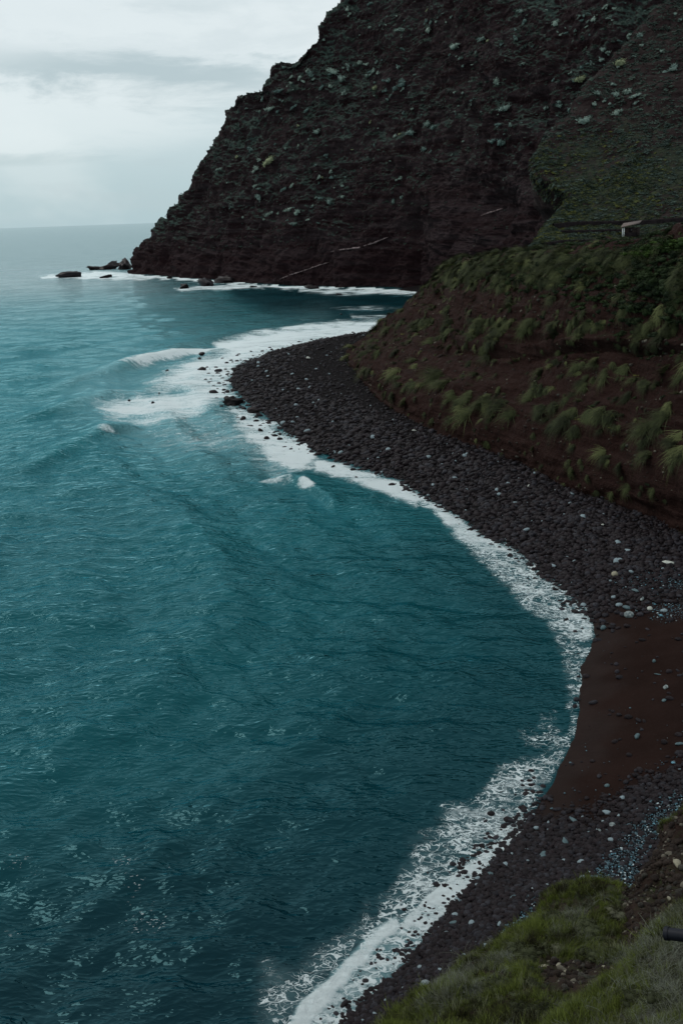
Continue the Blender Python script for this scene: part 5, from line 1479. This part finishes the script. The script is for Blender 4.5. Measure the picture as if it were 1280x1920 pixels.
for k, (px, py, w_, lab) in enumerate(bank_bo):
    p_, n_ = find_on(BK_G, BK_N, fu, fv, px, py); s = w_ / FPX * np.linalg.norm(p_ - CAM) / 2
    mat = M_tan if k in (1, 3) else (M_blue if k == 6 else M_rubble)
    link('bank_boulder', mm(ROCKS[8 + k % 5], mat), None, label=lab, cat='boulder', group='boulders in the rocky cleft', loc=p_ + [0, 0, s * .15], rot=(0.2, 0.1, k * 1.7), scale=(s, s * .85, s * .75))

# ------------------------------------------------------------------ the pipe and the wire
def tube(name, pts, rad, segs, mat, parent=None, cap=True, **kw):
    pts = cr(np.array(pts, float), 24); T = np.gradient(pts, axis=0); T /= np.linalg.norm(T, axis=1)[:, None]
    V_ = []; n = len(pts)
    ref = np.array([0.1, 0.3, 1.0])
    for i in range(n):
        a = np.cross(T[i], ref); a /= np.linalg.norm(a); b_ = np.cross(T[i], a)
        for k in range(segs):
            an = 6.283185 * k / segs
            V_.append(pts[i] + rad * (math.cos(an) * a + math.sin(an) * b_))
    F_ = [(i * segs + k, i * segs + (k + 1) % segs, (i + 1) * segs + (k + 1) % segs, (i + 1) * segs + k) for i in range(n - 1) for k in range(segs)]
    me = mesh_from(name, np.array(V_), np.array(F_))
    return link(name, me, mat, parent=parent, **kw)
a = at_y(1247., 1750., 13.7); b_ = at_y(1420., 1772., 12.9)
pipe = bpy.data.objects.new('pipe', None); col.objects.link(pipe)
pipe['label'] = 'black plastic pipe sticking out of the near slope at the right edge'; pipe['category'] = 'pipe'
tube('pipe_body', [a, (a * 2 + b_) / 3, (a + 2 * b_) / 3, b_], 0.10, 18, M_pipe, pipe)
dv = (b_ - a) / np.linalg.norm(b_ - a)
tube('rim', [a - dv * 0.01, a, a + dv * 0.03, a + dv * 0.06], 0.112, 18, M_pipe, pipe)
tube('inner_wall', [a + dv * 0.005, a + dv * 0.1, a + dv * 0.2, a + dv * 0.4], 0.085, 18, M_pipe, pipe)
cpt = at_y(1190., 1828., 19.0)
ring = []
for k in range(14):
    an = math.radians(-25 + 235 * k / 13)
    ring.append(cpt + np.array([math.cos(an), 0.25 * math.sin(an), math.sin(an)]) * np.array([0.26, 0.26, 0.22]))
tube('wire', ring, 0.004, 6, M_dry, label='thin bent stem arching in a loop over the dark cleft', cat='stem')
# long individual stems at the edge of the near slope
for k in range(26):
    px = random.uniform(1060, 1278); ly = np.interp(px, [1050, 1110, 1175, 1215, 1255, 1320], [1925, 1868, 1822, 1772, 1728, 1690])
    p_, n_ = find_on(NB_G, NB_N, nu, nv_, px, ly + random.uniform(5, 90))
    dx = random.uniform(-0.25, 0.25); hgt = random.uniform(0.25, 0.5)
    pe_ = project(p_)
    tube('long_stem', [p_, p_ + [dx * .3, -0.02, hgt * .5], p_ + [dx, 0, hgt * .85], p_ + [dx * 1.9, 0.05, hgt * .95]], 0.0035, 5, M_dry, label=rel_label('long pale grass stem', float(pe_[0]), float(pe_[1]), STEM_MARKS), cat='stem', group='long pale stems on the near slope')
